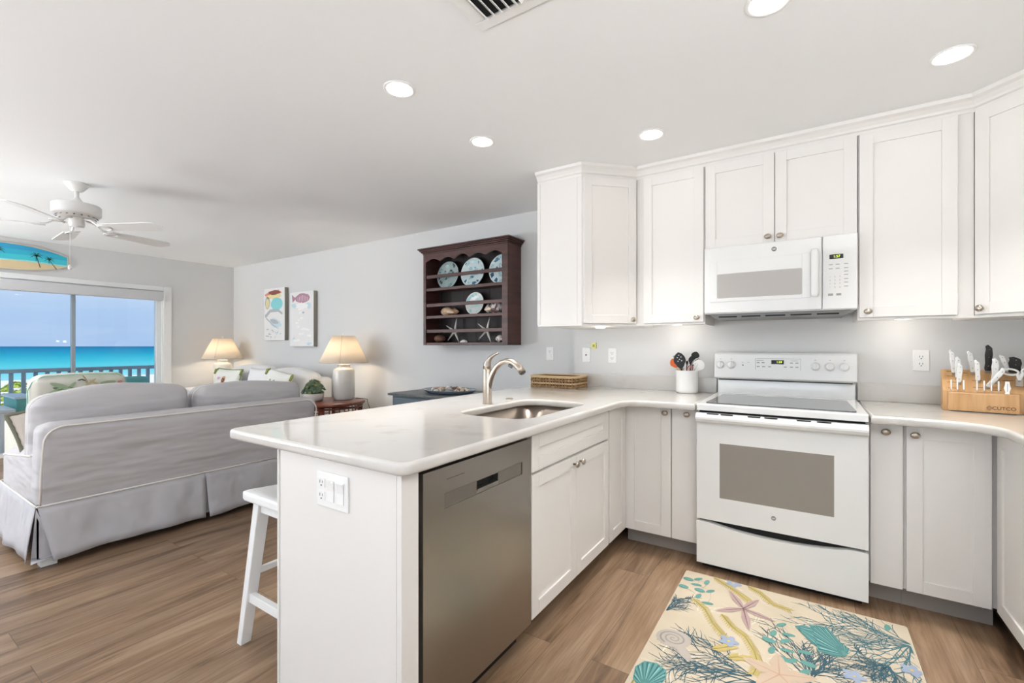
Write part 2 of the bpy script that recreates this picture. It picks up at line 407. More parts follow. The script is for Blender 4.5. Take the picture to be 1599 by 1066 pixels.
def m_sea():
    m = bpy.data.materials.new('sea_water'); m.use_nodes = True; t = m.node_tree; b = t.nodes['Principled BSDF']
    N = t.nodes.new; L = t.links.new
    tcn = N('ShaderNodeTexCoord'); s = N('ShaderNodeSeparateXYZ'); L(tcn.outputs['Object'], s.inputs[0])
    mr = N('ShaderNodeMath'); mr.operation = 'DIVIDE'; mr.inputs[0].default_value = -88; L(s.outputs['X'], mr.inputs[1])
    r = N('ShaderNodeValToRGB'); L(mr.outputs[0], r.inputs[0]); E_ = r.color_ramp.elements
    E_[0].position = 0; E_[0].color = col('005f86'); E_[1].position = 1; E_[1].color = col('9bcccf')
    for p, c_ in ((.08, '00769a'), (.25, '1094ab'), (.5, '45b5bc'), (.8, '78c6c8')):
        k_ = E_.new(p); k_.color = col(c_)
    L(r.outputs[0], b.inputs['Base Color']); b.inputs['Roughness'].default_value = .8; b.inputs['Specular IOR Level'].default_value = .03
    n = N('ShaderNodeTexNoise'); mpn = N('ShaderNodeMapping'); mpn.inputs['Scale'].default_value = (.4, .05, 1); n.inputs['Scale'].default_value = 1; L(tcn.outputs['Object'], mpn.inputs[0]); L(mpn.outputs[0], n.inputs['Vector'])
    bp = N('ShaderNodeBump'); bp.inputs['Strength'].default_value = .3; L(n.outputs[0], bp.inputs['Height']); L(bp.outputs[0], b.inputs['Normal'])
    return m
struct('sea', G().box(-7000, -88, -6000, 9000, -3.62, -3.58), m_sea())
leaf_b = mat('beach_leaf', '7d9a3a', .8, var=('b6bf5a', 2, U, .4, .7))
random.seed(4)
shr = [(-52, 8.0, .75), (-56, 9.9, .7), (-62, 9.6, .9), (-66, 11.3, .9), (-70, 10.6, .8), (-50, 8.9, .5), (-76, 12.4, 1.0), (-47, 7.3, .7), (-72, 14.2, 1.0), (-58, 8.9, .6), (-46, 8.1, .6), (-80, 13.2, .9)]
WH = ('nearest the railing', 'farther down the sand')
def shrub(x, y, r, z, name, label, group=None):
    g = G()
    for k in range(120):
        a = random.uniform(0, 2*PI); q = math.sqrt(random.random())*r; hh = (1-(q/r)**2)*r*.6
        zz = z+random.uniform(0, hh); M = T(x+q*math.cos(a), y+q*math.sin(a), zz) @ RZ(random.uniform(0, 6)) @ RX(random.uniform(-.9, .9)) @ RY(random.uniform(-.9, .9))
        l = r*random.uniform(.12, .24)
        g.face([M @ Vector(p) for p in ((-l, 0, 0), (-.3*l, -.5*l, 0), (.6*l, -.45*l, .05*l), (l, 0, 0), (.6*l, .45*l, .05*l), (-.3*l, .5*l, 0))])
    g.ball((x, y, z+r*.1), (r*.7, r*.7, r*.3), seg=12)
    return solo(name, g, leaf_b, label, 'shrub', group, (x, y, z), recalc=False)
for x, y, r in shr:
    shrub(x, y, r, -3.5, 'beach_shrub', 'low green dune shrub growing on the white sand seen through the balcony railing', 'dune shrubs on the beach')
# sea-grape sprigs that reach the railing
shrub(-12.5, 3.45, .45, .30, 'sea_grape_bush', 'bright green bush top showing just behind the middle of the railing, above the teal bench')
bpy.data.objects['sea_grape_bush']
link('stem', G().tube([(0, 0, -3.8), (.05, 0, -1.5), (0, 0, .1)], .05, 6), mat('bark', '7c6a52', .9), bpy.data.objects['sea_grape_bush'])
teal_m = mat('teal_vinyl', '66b4ae', .6)
# teal bench with a box arm
b = thing('outdoor_bench', 'teal balcony bench with a box-shaped arm behind the floral armchair', 'bench', (-8.1, 2.0, -.12), world=True)
link('seat', G().soft(-8.6, -8.0, 1.45, 2.62, .2, .33, r=.04), teal_m, b)
link('backrest', G().soft(-8.02, -7.9, 1.45, 2.60, .3, .81, r=.04), teal_m, b)
link('armrest', G().box(-8.6, -7.92, 1.30, 1.44, -.12, .6), teal_m, b, bevel=.01)
link('arm_top', G().box(-8.62, -7.90, 1.28, 1.46, .6, .625), mat('pale_blue_paint', 'cfe0ea', .5), b, bevel=.006)
link('armrest', G().box(-8.6, -7.92, 2.63, 2.7, -.12, .45), teal_m, b, bevel=.01)
# white patio table
b = thing('patio_table', 'white low patio table with thick square legs at the left edge of the view', 'table', (-8.0, .95, -.12), world=True)
wp = mat('white_outdoor_paint', 'e8ecef', .5)
link('table_top', G().box(-8.35, -7.75, .75, 1.27, .46, .50), wp, b, bevel=.008)
for x, y in ((-8.28, .82), (-7.82, .82), (-8.28, 1.2), (-7.82, 1.2)):
    link('leg', G().box(x-.05, x+.05, y-.05, y+.05, -.12, .46), wp, b, bevel=.006)
# seafoam slatted chair
b = thing('adirondack_chair', 'small pale seafoam slatted chair at the right end of the balcony', 'chair', (-8.35, 2.95, -.12), world=True)
sf = mat('seafoam_paint', '9fc0b8', .6)
for i in range(5):
    yy = 2.82+.055*i; zt = .78+.09*math.cos((i-2)*.55)
    link('back_slat', G().prism([(yy, .1), (yy+.045, .1), (yy+.045, zt-.01), (yy+.022, zt), (yy, zt-.01)], -8.16, -8.14, axis='x'), sf, b)
link('seat', G().box(-8.6, -8.16, 2.78, 3.14, .2, .23), sf, b)
for yy in (2.76, 3.12):
    link('leg', G().box(-8.6, -8.54, yy, yy+.04, -.12, .42), sf, b); link('armrest', G().box(-8.62, -8.1, yy-.03, yy+.06, .42, .445), sf, b)
    link('leg', G().box(-8.2, -8.14, yy, yy+.04, -.12, .42), sf, b)

# ================================================================== KITCHEN
def knob(parent, x, z, y=-.02, oval=1.0, rot=0):
    M = T(x, y, z) @ RX(PI/2)
    g = G().lathe([(.006, 0), (.0055, .012), (.010, .016), (.0155, .019), (.0165, .023), (.013, .028), (.006, .0305), (.0005, .031)], seg=20, M=M, sx=1.12, sy=.92)
    return link('knob', g, nickel, parent)
def shaker(parent, x0, x1, z0, z1, kx=None, kz=None, name='door', stile=.057, flat=False, th=.02):
    g = G()
    if flat: g.box(x0, x1, -th, 0, z0, z1)
    else:
        g.box(x0, x0+stile, -th, 0, z0, z1).box(x1-stile, x1, -th, 0, z0, z1)
        g.box(x0+stile, x1-stile, -th, 0, z0, z0+stile).box(x0+stile, x1-stile, -th, 0, z1-stile, z1)
        g.box(x0+stile-.003, x1-stile+.003, -th+.008, -.002, z0+stile-.003, z1-stile+.003)
    d = link(name, g, cab_m, parent, bevel=.0012)
    if kx is not None: knob(d, kx, kz)
    return d
def base_cab(label, loc, rotz, w, doors, depth=.60, name='base_cabinet', group=None, toe=True):
    t = thing(name, label, 'cabinet', loc, rotz, group)
    g = G().box(0, w, 0, .018, .107, .874).box(0, .018, .018, depth, .107, .874).box(w-.018, w, .018, depth, .107, .874).box(.018, w-.018, .018, depth, .107, .125).box(.018, w-.018, depth-.01, depth, .125, .874)
    link('body', g, cab_m, t)
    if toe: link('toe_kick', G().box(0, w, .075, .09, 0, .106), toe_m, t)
    for d in doors: shaker(t, *d[:4], **(d[4] if len(d) > 4 else {}))
    return t
ZB0, ZB1 = .107, .865
# peninsula, kitchen side (faces +X): local x -> world y
PX = -.975
base_cab('white sink cabinet of the peninsula with a false drawer front above two knobbed doors', (PX, 1.604, 0), PI/2, .862,
    [(.006, .855, .712, ZB1, dict(name='drawer_front')), (.006, .4305, ZB0, .700, dict(kx=.400, kz=.664)), (.4345, .858, ZB0, .700, dict(kx=.470, kz=.664))], depth=.585)
base_cab('narrow white shaker cabinet without knob in the inner corner of the peninsula', (PX, 2.468, 0), PI/2, .30, [(.012, .277, ZB0, ZB1, {})], depth=.585)
base_cab('white corner cabinet with a knobbed door left of the slim pull-out beside the stove', (-.973, 2.770, 0), 0, .290, [(.014, .290, ZB0, ZB1, dict(kx=.260, kz=.840))])
base_cab('slim white flat-front cabinet immediately left of the stove', (-.682, 2.770, 0), 0, .148, [(.004, .143, ZB0, ZB1, dict(kx=.092, kz=.841, flat=True))])
base_cab('slim white flat-front cabinet immediately right of the stove', (.237, 2.770, 0), 0, .130, [(.006, .124, ZB0, ZB1, dict(kx=.061, kz=.834, flat=True))])
base_cab('wider white shaker cabinet with its knob at top left, right of the slim flat one', (.368, 2.770, 0), 0, .31, [(.006, .285, ZB0, ZB1, dict(kx=.034, kz=.829))])
base_cab('white shaker cabinet facing left at the right edge of the picture', (.685, 2.745, 0), -PI/2, .46, [(.006, .455, ZB0, ZB1, {})], depth=.585)
base_cab('white shaker cabinet of the right run nearest the camera, beyond the right edge', (.685, 2.283, 0), -PI/2, .60, [(.006, .298, ZB0, ZB1, dict(kx=.262, kz=.83)), (.302, .594, ZB0, ZB1, dict(kx=.338, kz=.83))], depth=.585)
# peninsula end panel and back panel
pe = thing('peninsula_end_panel', 'tall white end panel of the peninsula with a corner post, below the counter tip', 'panel', (-1.25, .93, 0), world=True)
link('panel', G().box(-1.565, -.975, .895, .913, 0, .8745), cab_m, pe, bevel=.001)
link('corner_post', G().box(-.974, -.955, .895, .962, 0, .8745).box(-.990, -.975, .914, .96, 0, .8745), cab_m, pe, bevel=.002)
link('edge_trim', G().box(-1.575, -1.5655, .890, .94, 0, .8745), cab_m, pe, bevel=.002)
link('back_panel', G().box(-1.578, -1.562, .94, 3.387, 0, .8745), cab_m, pe, bevel=.001)
# switch plate on it
sp = thing('switch_plate', 'white three-gang plate with an outlet and two rocker switches on the peninsula end panel', 'switch', (-1.262, .895, .776), 0)
link('plate', G().box(-.079, .079, -.006, 0, -.056, .056), plastic, sp, bevel=.003)
for x in (-.004, .044):
    link('rocker_switch', G().prism([(-.006, -.034), (-.006, .034), (-.013, .032), (-.007, 0), (-.009, -.034)], x-.0165, x+.0165, axis='x'), plastic, sp, bevel=.001)
def receptacle(parent, x, z, y):
    g = G()
    g.box(x-.017, x+.017, y-.002, y, z-.0145, z+.0145, 0)
    g.box(x-.0085, x-.006, y-.0024, y-.0019, z-.002, z+.008, 1).box(x+.005, x+.0075, y-.0024, y-.0019, z-.001, z+.007, 1).box(x-.0025, x+.0025, y-.0024, y-.0019, z-.011, z-.006, 1)
    link('socket', g, [plastic, darkp], parent)
receptacle(sp, -.051, .021, -.006); receptacle(sp, -.051, -.021, -.006)
def outlet(loc, label, kind='duplex'):
    t = thing('wall_outlet', label, 'outlet', loc, 0)
    link('plate', G().box(-.0355, .0355, -.006, 0, -.058, .058), plastic, t, bevel=.003)
    if kind == 'duplex': receptacle(t, 0, .02, -.006); receptacle(t, 0, -.02, -.006)
    elif kind == 'switch':
        receptacle(t, 0, .02, -.006); link('rocker_switch', G().box(-.016, .016, -.010, -.006, -.034, -.004), plastic, t, bevel=.002)
    else:
        link('coax_jack', G().lathe([(.0055, 0), (.0055, .006), (.003, .007), (.0005, .0072)], seg=12, M=T(0, -.006, 0) @ RX(PI/2)), darkp, t)
outlet((-1.899, YN, 1.168), 'white outlet plate on the wall below and right of the dark plate rack', 'switch')
outlet((-1.502, YK, 1.163), 'blank white wall plate with a small centre jack, below the yellow tag', 'jack')
outlet((-1.283, YK, 1.160), 'white outlet left of the utensil crock on the kitchen wall')
outlet((.523, YK, 1.153), 'white outlet right of the stove, left of the knife block')
t = thing('air_freshener', 'small clear and yellow-green tag stuck above the jack plate', 'tag', (-1.45, YK, 1.235))
link('holder', G().box(-.055, .0, -.008, 0, -.012, .022), mat('clear_plastic', 'dedfda', .2), t, bevel=.002)
link('tag_card', G().box(-.004, .034, -.012, 0, -.02, .024, 0).box(.006, .024, -.0125, -.012, -.008, .012, 1), [mat('yellow_card', 'e4e08a', .5), mat('olive_ink', 'a9a73c', .5)], t, bevel=0)

# ------------------------------------------------------------------ dishwasher
dw = thing('dishwasher', 'stainless steel dishwasher under the peninsula counter', 'dishwasher', (PX, .966, 0), PI/2)
link('tub', G().box(.004, .634, .02, .58, .06, .868), blackgap, dw)
# door with pocket handle: local x 0..0.636
x0, x1, zf0, zf1 = .012, .632, .10, .857
hx0, hx1, hz0, hz1 = .275, .401, .742, .771
bx0, bx1, bz0, bz1 = .105, .565, .727, .775
g = G(); th = .022
g.box(x0, bx0, -th, .018, zf0, zf1).box(bx1, x1, -th, .018, zf0, zf1).box(bx0, bx1, -th, .018, zf0, bz0).box(bx0, bx1, -th, .018, bz1, zf1)
g.box(bx0, hx0, -th+.004, .018, bz0, bz1).box(hx1, bx1, -th+.004, .018, bz0, bz1).box(hx0, hx1, -th+.004, .018, bz0, hz0).box(hx0, hx1, -th+.004, .018, hz1, bz1).box(hx0, hx1, .01, .018, hz0, hz1)
d = link('door', g, steel, dw, bevel=0)
link('handle_pocket', G().box(hx0, hx1, .004, .010, hz0, hz1, 0).box(hx0, hx1, -th-.001, .0, hz0-.003, hz0+.002, 1), [blackgap, steel_h], d)
for p_, q_ in ((bx0, hx0), (hx1, bx1)): link('control_band', G().box(p_+.002, q_-.002, -th+.003, -th+.0042, bz0+.002, bz1-.002), mat('band_steel', '8f8a83', .42, .9), d)
text_mesh('badge_lettering', '————', .022, darkp, d, T(.16, -th-.0004, .818) @ FRONT)
link('toe_panel', G().box(x0, x1, .05, .06, .0, .098), blackgap, dw)

# ------------------------------------------------------------------ countertops
ct = thing('countertop', 'L-shaped white quartz countertop of the peninsula with the sink cut-out', 'countertop', (-1.4, 2.0, .876), world=True)
outer = fillet_poly([(-1.90, .868, .045), (-.918, .868, .04), (-.918, 2.655, .13), (-.531, 2.655, 0), (-.531, YK-.001, 0), (-1.612, YK-.001, 0), (-1.612, YN-.001, 0), (-1.90, YN-.001, 0)])
sinkl = fillet_poly([(-1.435, 1.675, .11), (-1.04, 1.675, .11), (-1.04, 2.375, .11), (-1.435, 2.375, .11)])
slab('top', [outer, sinkl], .876, .914, quartz, ct, .012)
link('backsplash', G().box(-1.61, -.531, YK-.02, YK, .914, 1.016), quartz, ct, bevel=.002)
c2 = thing('countertop', 'white quartz countertop right of the stove that turns the corner', 'countertop', (.8, 2.8, .876), world=True)
slab('top', [fillet_poly([(.237, YK, 0), (.237, 2.655, 0), (.632, 2.655, .17), (.632, 1.66, .03), (XR, 1.66, 0), (XR, YK, 0)])], .876, .914, quartz, c2, .012)
link('backsplash', G().box(.237, XR, YK-.02, YK, .914, 1.016).box(XR-.02, XR, 1.66, YK-.02, .914, 1.016), quartz, c2, bevel=.002)

# sink
sk = thing('kitchen_sink', 'stainless steel undermount sink set in the peninsula counter', 'sink', (-1.237, 2.025, .70), world=True)
g = G(); lv = []
def sl(z, off, r): return [(p[0], p[1], z) for p in fillet_poly([(-1.435-off, 1.675-off, r), (-1.04+off, 1.675-off, r), (-1.04+off, 2.375+off, r), (-1.435-off, 2.375+off, r)])]
for z, off, r in ((.8755, .02, .11), (.8755, .006, .11), (.72, -.004, .10), (.705, -.02, .09), (.70, -.05, .07)):
    lv.append([g.bm.verts.new(p) for p in sl(z, off, r)])
for A, B in zip(lv, lv[1:]):
    for k_ in range(len(A)):
        f = g.bm.faces.new((A[k_], A[(k_+1) % len(A)], B[(k_+1) % len(A)], B[k_])); f.smooth = True
g.bm.faces.new(lv[-1])
link('basin', g, sink_m, sk, recalc=False)
link('drain', G().lathe([(.055, .7005), (.055, .703), (.045, .7035), (.04, .701), (.0005, .701)], (-1.237, 2.03, 0)), chrome, sk)
# faucet
fc = thing('kitchen_faucet', 'brushed nickel single-lever pull-out faucet behind the sink', 'faucet', (-1.502, 2.044, .914))
link('body', G().lathe([(.027, 0), (.027, .004), (.0245, .006), (.0245, .19), (.0235, .194), (.0005, .195)], seg=28), nickel, fc)
link('handle', G().tube([(0, 0, .192), (.0, 0, .215), (.006, 0, .237), (.022, 0, .256), (.048, 0, .272), (.078, 0, .281)], [.0235, .0225, .018, .012, .008, .004], 18, ry=[.0235, .0225, .018, .013, .011, .007]), nickel, fc)
pts = [(.004, 0, .06)]; 
for k_ in range(0, 19):
    a = k_/18; x = .005+.225*a; z = .115+.128*math.sin(PI*min(1, a*.80+.12))**1.0 - .02*a
    pts.append((x, 0, z))
pts = [(.000, 0, .02), (.006, 0, .075), (.018, 0, .125), (.036, 0, .168), (.062, 0, .205), (.094, 0, .230), (.128, 0, .240), (.160, 0, .236), (.190, 0, .222), (.214, 0, .203), (.232, 0, .180)]
link('spout', G().tube(pts, [.012, .016, .0165, .016, .0155, .015, .0155, .017, .019, .020, .0195], 20), nickel, fc)
link('spray_head', G().tube([(.2325, 0, .1795), (.2355, 0, .1755)], [.0165, .0155], 20), darkp, fc)
link('spray_button', G().soft(.150, .178, -.018, -.012, .205, .222, r=.003, n=4, M=T(.164, -.015, .2135) @ RY(.45) @ T(-.164, .015, -.2135)), darkp, fc)
solo('sink_hole_cover', G().lathe([(.022, 0), (.022, .004), (.018, .006), (.0005, .0065)], (-1.518, 2.29, .914), 24), nickel, 'flat round nickel cap on the counter right of the faucet', 'sink cap', loc=(-1.518, 2.29, .914))

# ------------------------------------------------------------------ upper cabinets
ZU0, ZU1 = 1.387, 2.358
YF = 3.06
def upper(label, x0, x1, doors, z0=1.372, group=None):
    t = thing('wall_cabinet', label, 'cabinet', (x0, YF, 0), 0, group)
    w_ = x1-x0
    g = G().box(0, w_, 0, .018, z0+.012, 2.375).box(0, .016, .018, .328, z0, 2.375).box(w_-.016, w_, .018, .328, z0, 2.375).box(.016, w_-.016, .018, .328, z0+.012, z0+.028).box(.016, w_-.016, .018, .328, 2.36, 2.375)
    g.box(0, w_, -.004, .006, z0, z0+.012)
    link('body', g, cab_m, t, bevel=.0008)
    for d in doors: shaker(t, d[0]-x0, d[1]-x0, d[2], d[3], kx=d[4]-x0, kz=d[5])
    return t
upper('tall white wall cabinet with its knob at lower right, left of the microwave', -.985, -.549, [(-.935, -.556, ZU0, ZU1, -.593, 1.413)])
upper('short white wall cabinet with two doors above the microwave', -.547, .214, [(-.545, -.171, 1.835, ZU1, -.203, 1.871), (-.167, .212, 1.835, ZU1, -.143, 1.869)], z0=1.825)
upper('tall white wall cabinet with its knob at lower left, right of the microwave', .216, .665, [(.222, .604, ZU0, ZU1, .257, 1.417)])
def diag(label, cx, sgn):   # pentagonal corner cabinet; cx = x of the room corner
    ax = cx - sgn*.0; 
    P = [(0, 0), (.61*1, 0), (.61, -.33), (.33, -.61), (0, -.61)]
    t = thing('corner_wall_cabinet', label, 'cabinet', (cx, YK, 0), 0)
    pl = [(sgn*x, y) for x, y in P]
    g = G().prism(pl, 1.3825, 2.375); link('body', g, cab_m, t, bevel=.0008)
    link('bottom_edge', G().prism([(sgn*(x+ (0 if x == 0 else .004)), y-(0 if y == 0 else .004)) for x, y in P], 1.370, 1.3825), cab_m, t, bevel=.001)
    a = PI/4*sgn
    if sgn > 0: org = Vector((.33, -.61, 0)); 
    else: org = Vector((-.61, -.33, 0))
    L_ = .396
    M = T(*org) @ RZ(a)
    st = .055; d0, d1 = .012, L_-.012; th = .02
    g = G().box(d0, d0+st, -th, 0, ZU0, ZU1, M=M).box(d1-st, d1, -th, 0, ZU0, ZU1, M=M).box(d0+st, d1-st, -th, 0, ZU0, ZU0+st, M=M).box(d0+st, d1-st, -th, 0, ZU1-st, ZU1, M=M).box(d0+st-.003, d1-st+.003, -th+.008, -.002, ZU0+st-.003, ZU1-st+.003, M=M)
    d = link('door', g, cab_m, t, bevel=.0012)
    kx = d1-.03 if sgn > 0 else d0+.03
    link('knob', G().lathe([(.006, 0), (.0055, .012), (.010, .016), (.0155, .019), (.0165, .023), (.013, .028), (.006, .0305), (.0005, .031)], seg=20, M=M @ T(kx, -.02, 1.413) @ RX(PI/2)), nickel, d)
    return t
cdl = diag('white angled corner wall cabinet with a plain side panel, leftmost of the upper cabinets', -1.598, 1)
link('side_panel', G().box(-.004, .018, -.616, -.61, 1.3825, 2.375).box(.018, .30, -.612, -.61, 1.3825, 2.375), cab_m, cdl, bevel=.001)
diag('white angled corner wall cabinet at the right edge of the picture', XR-.002, -1)
# crown moulding following the cabinet fronts
def sweep(path, prof, name='trim_2'):
    g = G(); n = len(path); rings = []
    for i, p in enumerate(path):
        p = Vector(p); a = (p-Vector(path[i-1])).normalized() if i else None; b = (Vector(path[i+1])-p).normalized() if i < n-1 else None
        if a is None: a = b
        if b is None: b = a
        na = Vector((a.y, -a.x)); nb = Vector((b.y, -b.x)); m_ = (na+nb).normalized(); k_ = 1/max(.3, m_.dot(na))
        rings.append([g.bm.verts.new((p.x+m_.x*k_*o_, p.y+m_.y*k_*o_, z)) for o_, z in prof])
    for A, B in zip(rings, rings[1:]):
        for k_ in range(len(prof)): g.bm.faces.new((A[k_], A[(k_+1) % len(prof)], B[(k_+1) % len(prof)], B[k_]))
    g.bm.faces.new(rings[0]); g.bm.faces.new(rings[-1][::-1])
    return struct(name, g, cab_m, bevel=0)
prof = [(-.02, 2.364), (.004, 2.364), (.006, 2.378), (.014, 2.384), (.017, 2.395), (.030, 2.412), (.046, 2.422), (.050, 2.4395), (-.02, 2.4395)]
cr = [(-1.598, YK-.61), (-1.598+.33, YK-.61), (-1.598+.61, YF), (XR-.612, YF), (XR-.332, YK-.61), (XR-.332, 1.7)]
sweep(cr, prof)
# cabinet run on the right wall (beyond the frame edge)
t = thing('wall_cabinet', 'tall white wall cabinet on the right wall, beyond the right edge', 'cabinet', (XR-.332, YK-.612, 0), -PI/2)
link('body', G().box(0, .95, 0, .33, 1.372, 2.375), cab_m, t, bevel=.001)
shaker(t, .006, .47, ZU0, ZU1, kx=.44, kz=1.413); shaker(t, .48, .944, ZU0, ZU1, kx=.51, kz=1.413)
def puck(x, y, label):
    return solo('puck_light', G().lathe([(.034, 1.3705), (.034, 1.362), (.028, 1.360), (.0005, 1.360)], (x, y, 0), 24), mat('puck_diffuser', 'ffffff', .4, emis=('fff4e2', 2.2)), label, 'light', loc=(x, y, 1.366))
puck(-1.22, 2.99, 'tiny glowing puck light under the left corner cabinet')
light('puck_lamp', 'POINT', (-1.22, 2.99, 1.34), (0,0,0), .6, (1, .95, .88), shadow_soft_size=.03)
def puck_in(x, y, label):
    solo('puck_light', G().lathe([(.034, 1.3835), (.034, 1.379), (.028, 1.378), (.0005, 1.378)], (x, y, 0), 24), MATS['puck_diffuser'], label, 'light', loc=(x, y, 1.38))
    light('puck_lamp', 'POINT', (x, y, 1.355), (0,0,0), .55, (1, .95, .88), shadow_soft_size=.03)
puck_in(-.76, 3.22, 'small puck light recessed under the cabinet left of the microwave')
puck_in(.42, 3.22, 'small puck light recessed under the cabinet right of the microwave')

# ------------------------------------------------------------------ microwave
mw = thing('microwave', 'white over-the-range microwave with a grey window and keypad', 'microwave', (-.166, 3.0, 1.43))
W2 = .378
link('body', G().box(-W2, W2, .022, .38, 0, .393), appl, mw, bevel=.003)
dx1 = .058+.166
g = G().box(-W2, dx1-.0015, 0, .02, .004, .403)
d = link('door', g, appl, mw, bevel=.006, seg=3)
g = G()
wx0, wx1, wz0, wz1 = -.345, .17, .072, .318
gx0, gx1, gz0, gz1 = -.305, .132, .093, .239
g.box(wx0, gx0, -.003, .001, wz0, wz1).box(gx1, wx1, -.003, .001, wz0, wz1).box(gx0, gx1, -.003, .001, wz0, gz0).box(gx0, gx1, -.003, .001, gz1, wz1)
link('window_surround', g, appl, d, bevel=.0015)
link('window', G().prism(fillet_poly([(gx0, gz0, .008), (gx1, gz0, .008), (gx1, gz1, .008), (gx0, gz1, .008)], 4), -.0015, .001, axis='y'), mwglass, d)
link('handle', G().soft(.172, .208, -.036, -.012, .072, .335, r=.011, n=10).box(.182, .198, -.016, .001, .082, .105).box(.182, .198, -.016, .001, .302, .325), appl, d)
def badge(parent, x, z, y, r=.013):
    b_ = link('badge', G().lathe([(r, 0), (r, .0015), (r*.86, .002), (r*.84, .0012), (.0005, .0012)], seg=28, M=T(x, y, z) @ RX(PI/2)), mat('badge_grey', '8b8a89', .35, .5), parent)
    text_mesh('badge_lettering', 'GE', r*1.05, plastic, b_, T(x, y-.0016, z) @ FRONT, bold=.0002)
badge(d, -.004, .360, 0)
cp = link('control_panel', G().box(dx1+.0015, W2, 0, .02, .004, .403), appl, mw, bevel=.004)
link('keypad', G().box(.243, .346, -.0012, .001, .066, .322), mat('keypad_white', 'e6e4e0', .35), cp)
dd = link('display', G().box(.256, .317, -.002, .001, .274, .298), disp_m, cp)
text_mesh('display_digits', '1:57', .018, led_m, dd, T(.288, -.0024, .286) @ FRONT)
for r_ in range(4):
    for c_ in range(3):
        text_mesh('key_label', '123456789*0#'[r_*3+c_], .011, greyp, cp, T(.246+.012+c_*.022, -.0016, .178-.019*r_) @ FRONT)
for zz, xs in ((.244, (.262, .292, .329)), (.222, (.262, .292, .329)), (.204, (.329,)), (.186, (.329,)), (.164, (.329,)), (.145, (.329,)), (.124, (.329,))):
    for x_ in xs: link('key_print', G().box(x_-.009, x_+.009, -.0016, -.0011, zz-.002, zz+.002), greyp, cp)
for x_ in (.262, .298): link('key_button', G().box(x_-.012, x_+.010, -.0016, -.0011, .076, .088), greyp, cp)
link('vent_grille', G().prism([(-.355, 0), (.355, 0), (.325, -.028), (-.325, -.028)], .03, .36, axis='y', m=0), mat('vent_steel', '77736e', .35, .8), mw)
for k_ in range(5):
    link('vent_slot', G().box(-.30+.125*k_, -.20+.125*k_, .0285, .0302, -.022, -.014), blackgap, mw)

# ------------------------------------------------------------------ stove
st = thing('stove', 'white freestanding electric stove with a glass cooktop and oven window', 'stove', (-.1475, 2.67, 0))
SW = .3775
link('body', G().box(-SW+.004, SW-.004, .045, .70, .03, .885), appl, st)
link('side_gap', G().box(-SW+.01, SW-.01, .03, .045, .855, .884), blackgap, st)
ck = link('cooktop', G().prism([(0, .8805), (0, .912), (.006, .917), (.60, .922), (.68, .922), (.68, .885), (.02, .885)], -SW, SW, axis='x'), appl, st, bevel=.003)
g = G().prism(fillet_poly([(-.337, .035, .02), (.337, .035, .02), (.325, .545, .02), (-.325, .545, .02)], 4), .9175, .9235)
link('cooktop_glass', g, cooktop_m, ck, bevel=.001)
# oven door with window
g = G(); wx0, wx1, wz0, wz1 = -.2605, .2465, .411, .707
z0, z1 = .2825, .868
dY = .008
g.box(-SW, wx0, dY, .045, z0, z1).box(wx1, SW, dY, .045, z0, z1).box(wx0, wx1, dY, .045, z0, wz0).box(wx0, wx1, dY, .045, wz1, z1)
d = link('oven_door', g, appl, st, bevel=0)
link('oven_window', G().prism(fillet_poly([(wx0, wz0, .004), (wx1, wz0, .004), (wx1, wz1, .004), (wx0, wz1, .004)], 3), dY+.0015, dY+.01, axis='y'), ovenglass, d)
g = G().prism([(.01, .866), (-.012, .868), (-.028, .862), (-.036, .848), (-.036, .838), (-.026, .824), (-.010, .816), (.01, .812)], -SW+.001, SW-.001, axis='x')
link('handle', g, appl, d, bevel=.002)
for x_ in (-.32, -.25, -.122, -.046, .095, .177):
    link('vent_slot', G().box(x_, x_+.058, -.0245, -.006, .8655, .8685, M=None), blackgap, d)
badge(d, -.0065, .354, dY, .011)
# storage drawer with scooped top
n_ = 24; top = []
for i in range(n_+1):
    x_ = -SW + 2*SW*i/n_; u = abs(2*i/n_-1); top.append((x_, .268-.028*max(0, (1-(u/.8)**2))**.8 if u < .8 else .268))
dr = link('storage_drawer', G().prism([(-SW, .04), (SW, .04)]+top[::-1], .005, .045, axis='y'), appl, st, bevel=.001)
link('drawer_gap', G().box(-SW+.01, SW-.01, .042, .05, .232, .284), blackgap, st)
link('toe_recess', G().box(-SW+.02, SW-.02, .07, .10, 0, .035), blackgap, st)
# backguard
bgd = link('backguard', G().prism([(.615, 1.018), (.590, 1.03), (.606, 1.18), (.618, 1.192), (.70, 1.192), (.70, 1.018)], -SW-.004, SW, axis='x'), appl, st, bevel=.004)
link('rear_riser', G().box(-SW+.012, SW-.008, .64, .70, .922, 1.0175), appl, st)
def bgM(x, z): 
    f_ = (z-1.03)/.15; return T(x, .590+.016*f_-.0006, z) @ RX(-.106)
for x_ in (-.345, -.281, .176, .247, .317):
    M = bgM(x_, 1.112) @ RX(PI/2)
    link('burner_knob', G().lathe([(.026, 0), (.0265, .004), (.022, .007), (.020, .020), (.017, .023), (.0005, .0235)], seg=28, M=M).box(-.004, .004, -.019, .019, .020, .031, M=M), appl, bgd, bevel=.001)
    text_mesh('knob_label', 'off', .009, greyp, bgd, bgM(x_, 1.150) @ FRONT)
link('panel_outline', G().box(-.141, .103, -.0004, 0, .0, .0015, M=bgM(0, 1.155)).box(-.141, -.1395, -.0004, 0, -.07, 0, M=bgM(0, 1.155)).box(.1015, .103, -.0004, 0, -.07, 0, M=bgM(0, 1.155)), greyp, bgd)
dd = link('display', G().box(-.053, .014, -.0012, .0, -.0125, .0125, M=bgM(0, 1.134)), disp_m, bgd)
text_mesh('display_digits', '1:59', .018, led_m, dd, bgM(-.010, 1.134) @ T(0, -.0014, 0) @ FRONT)
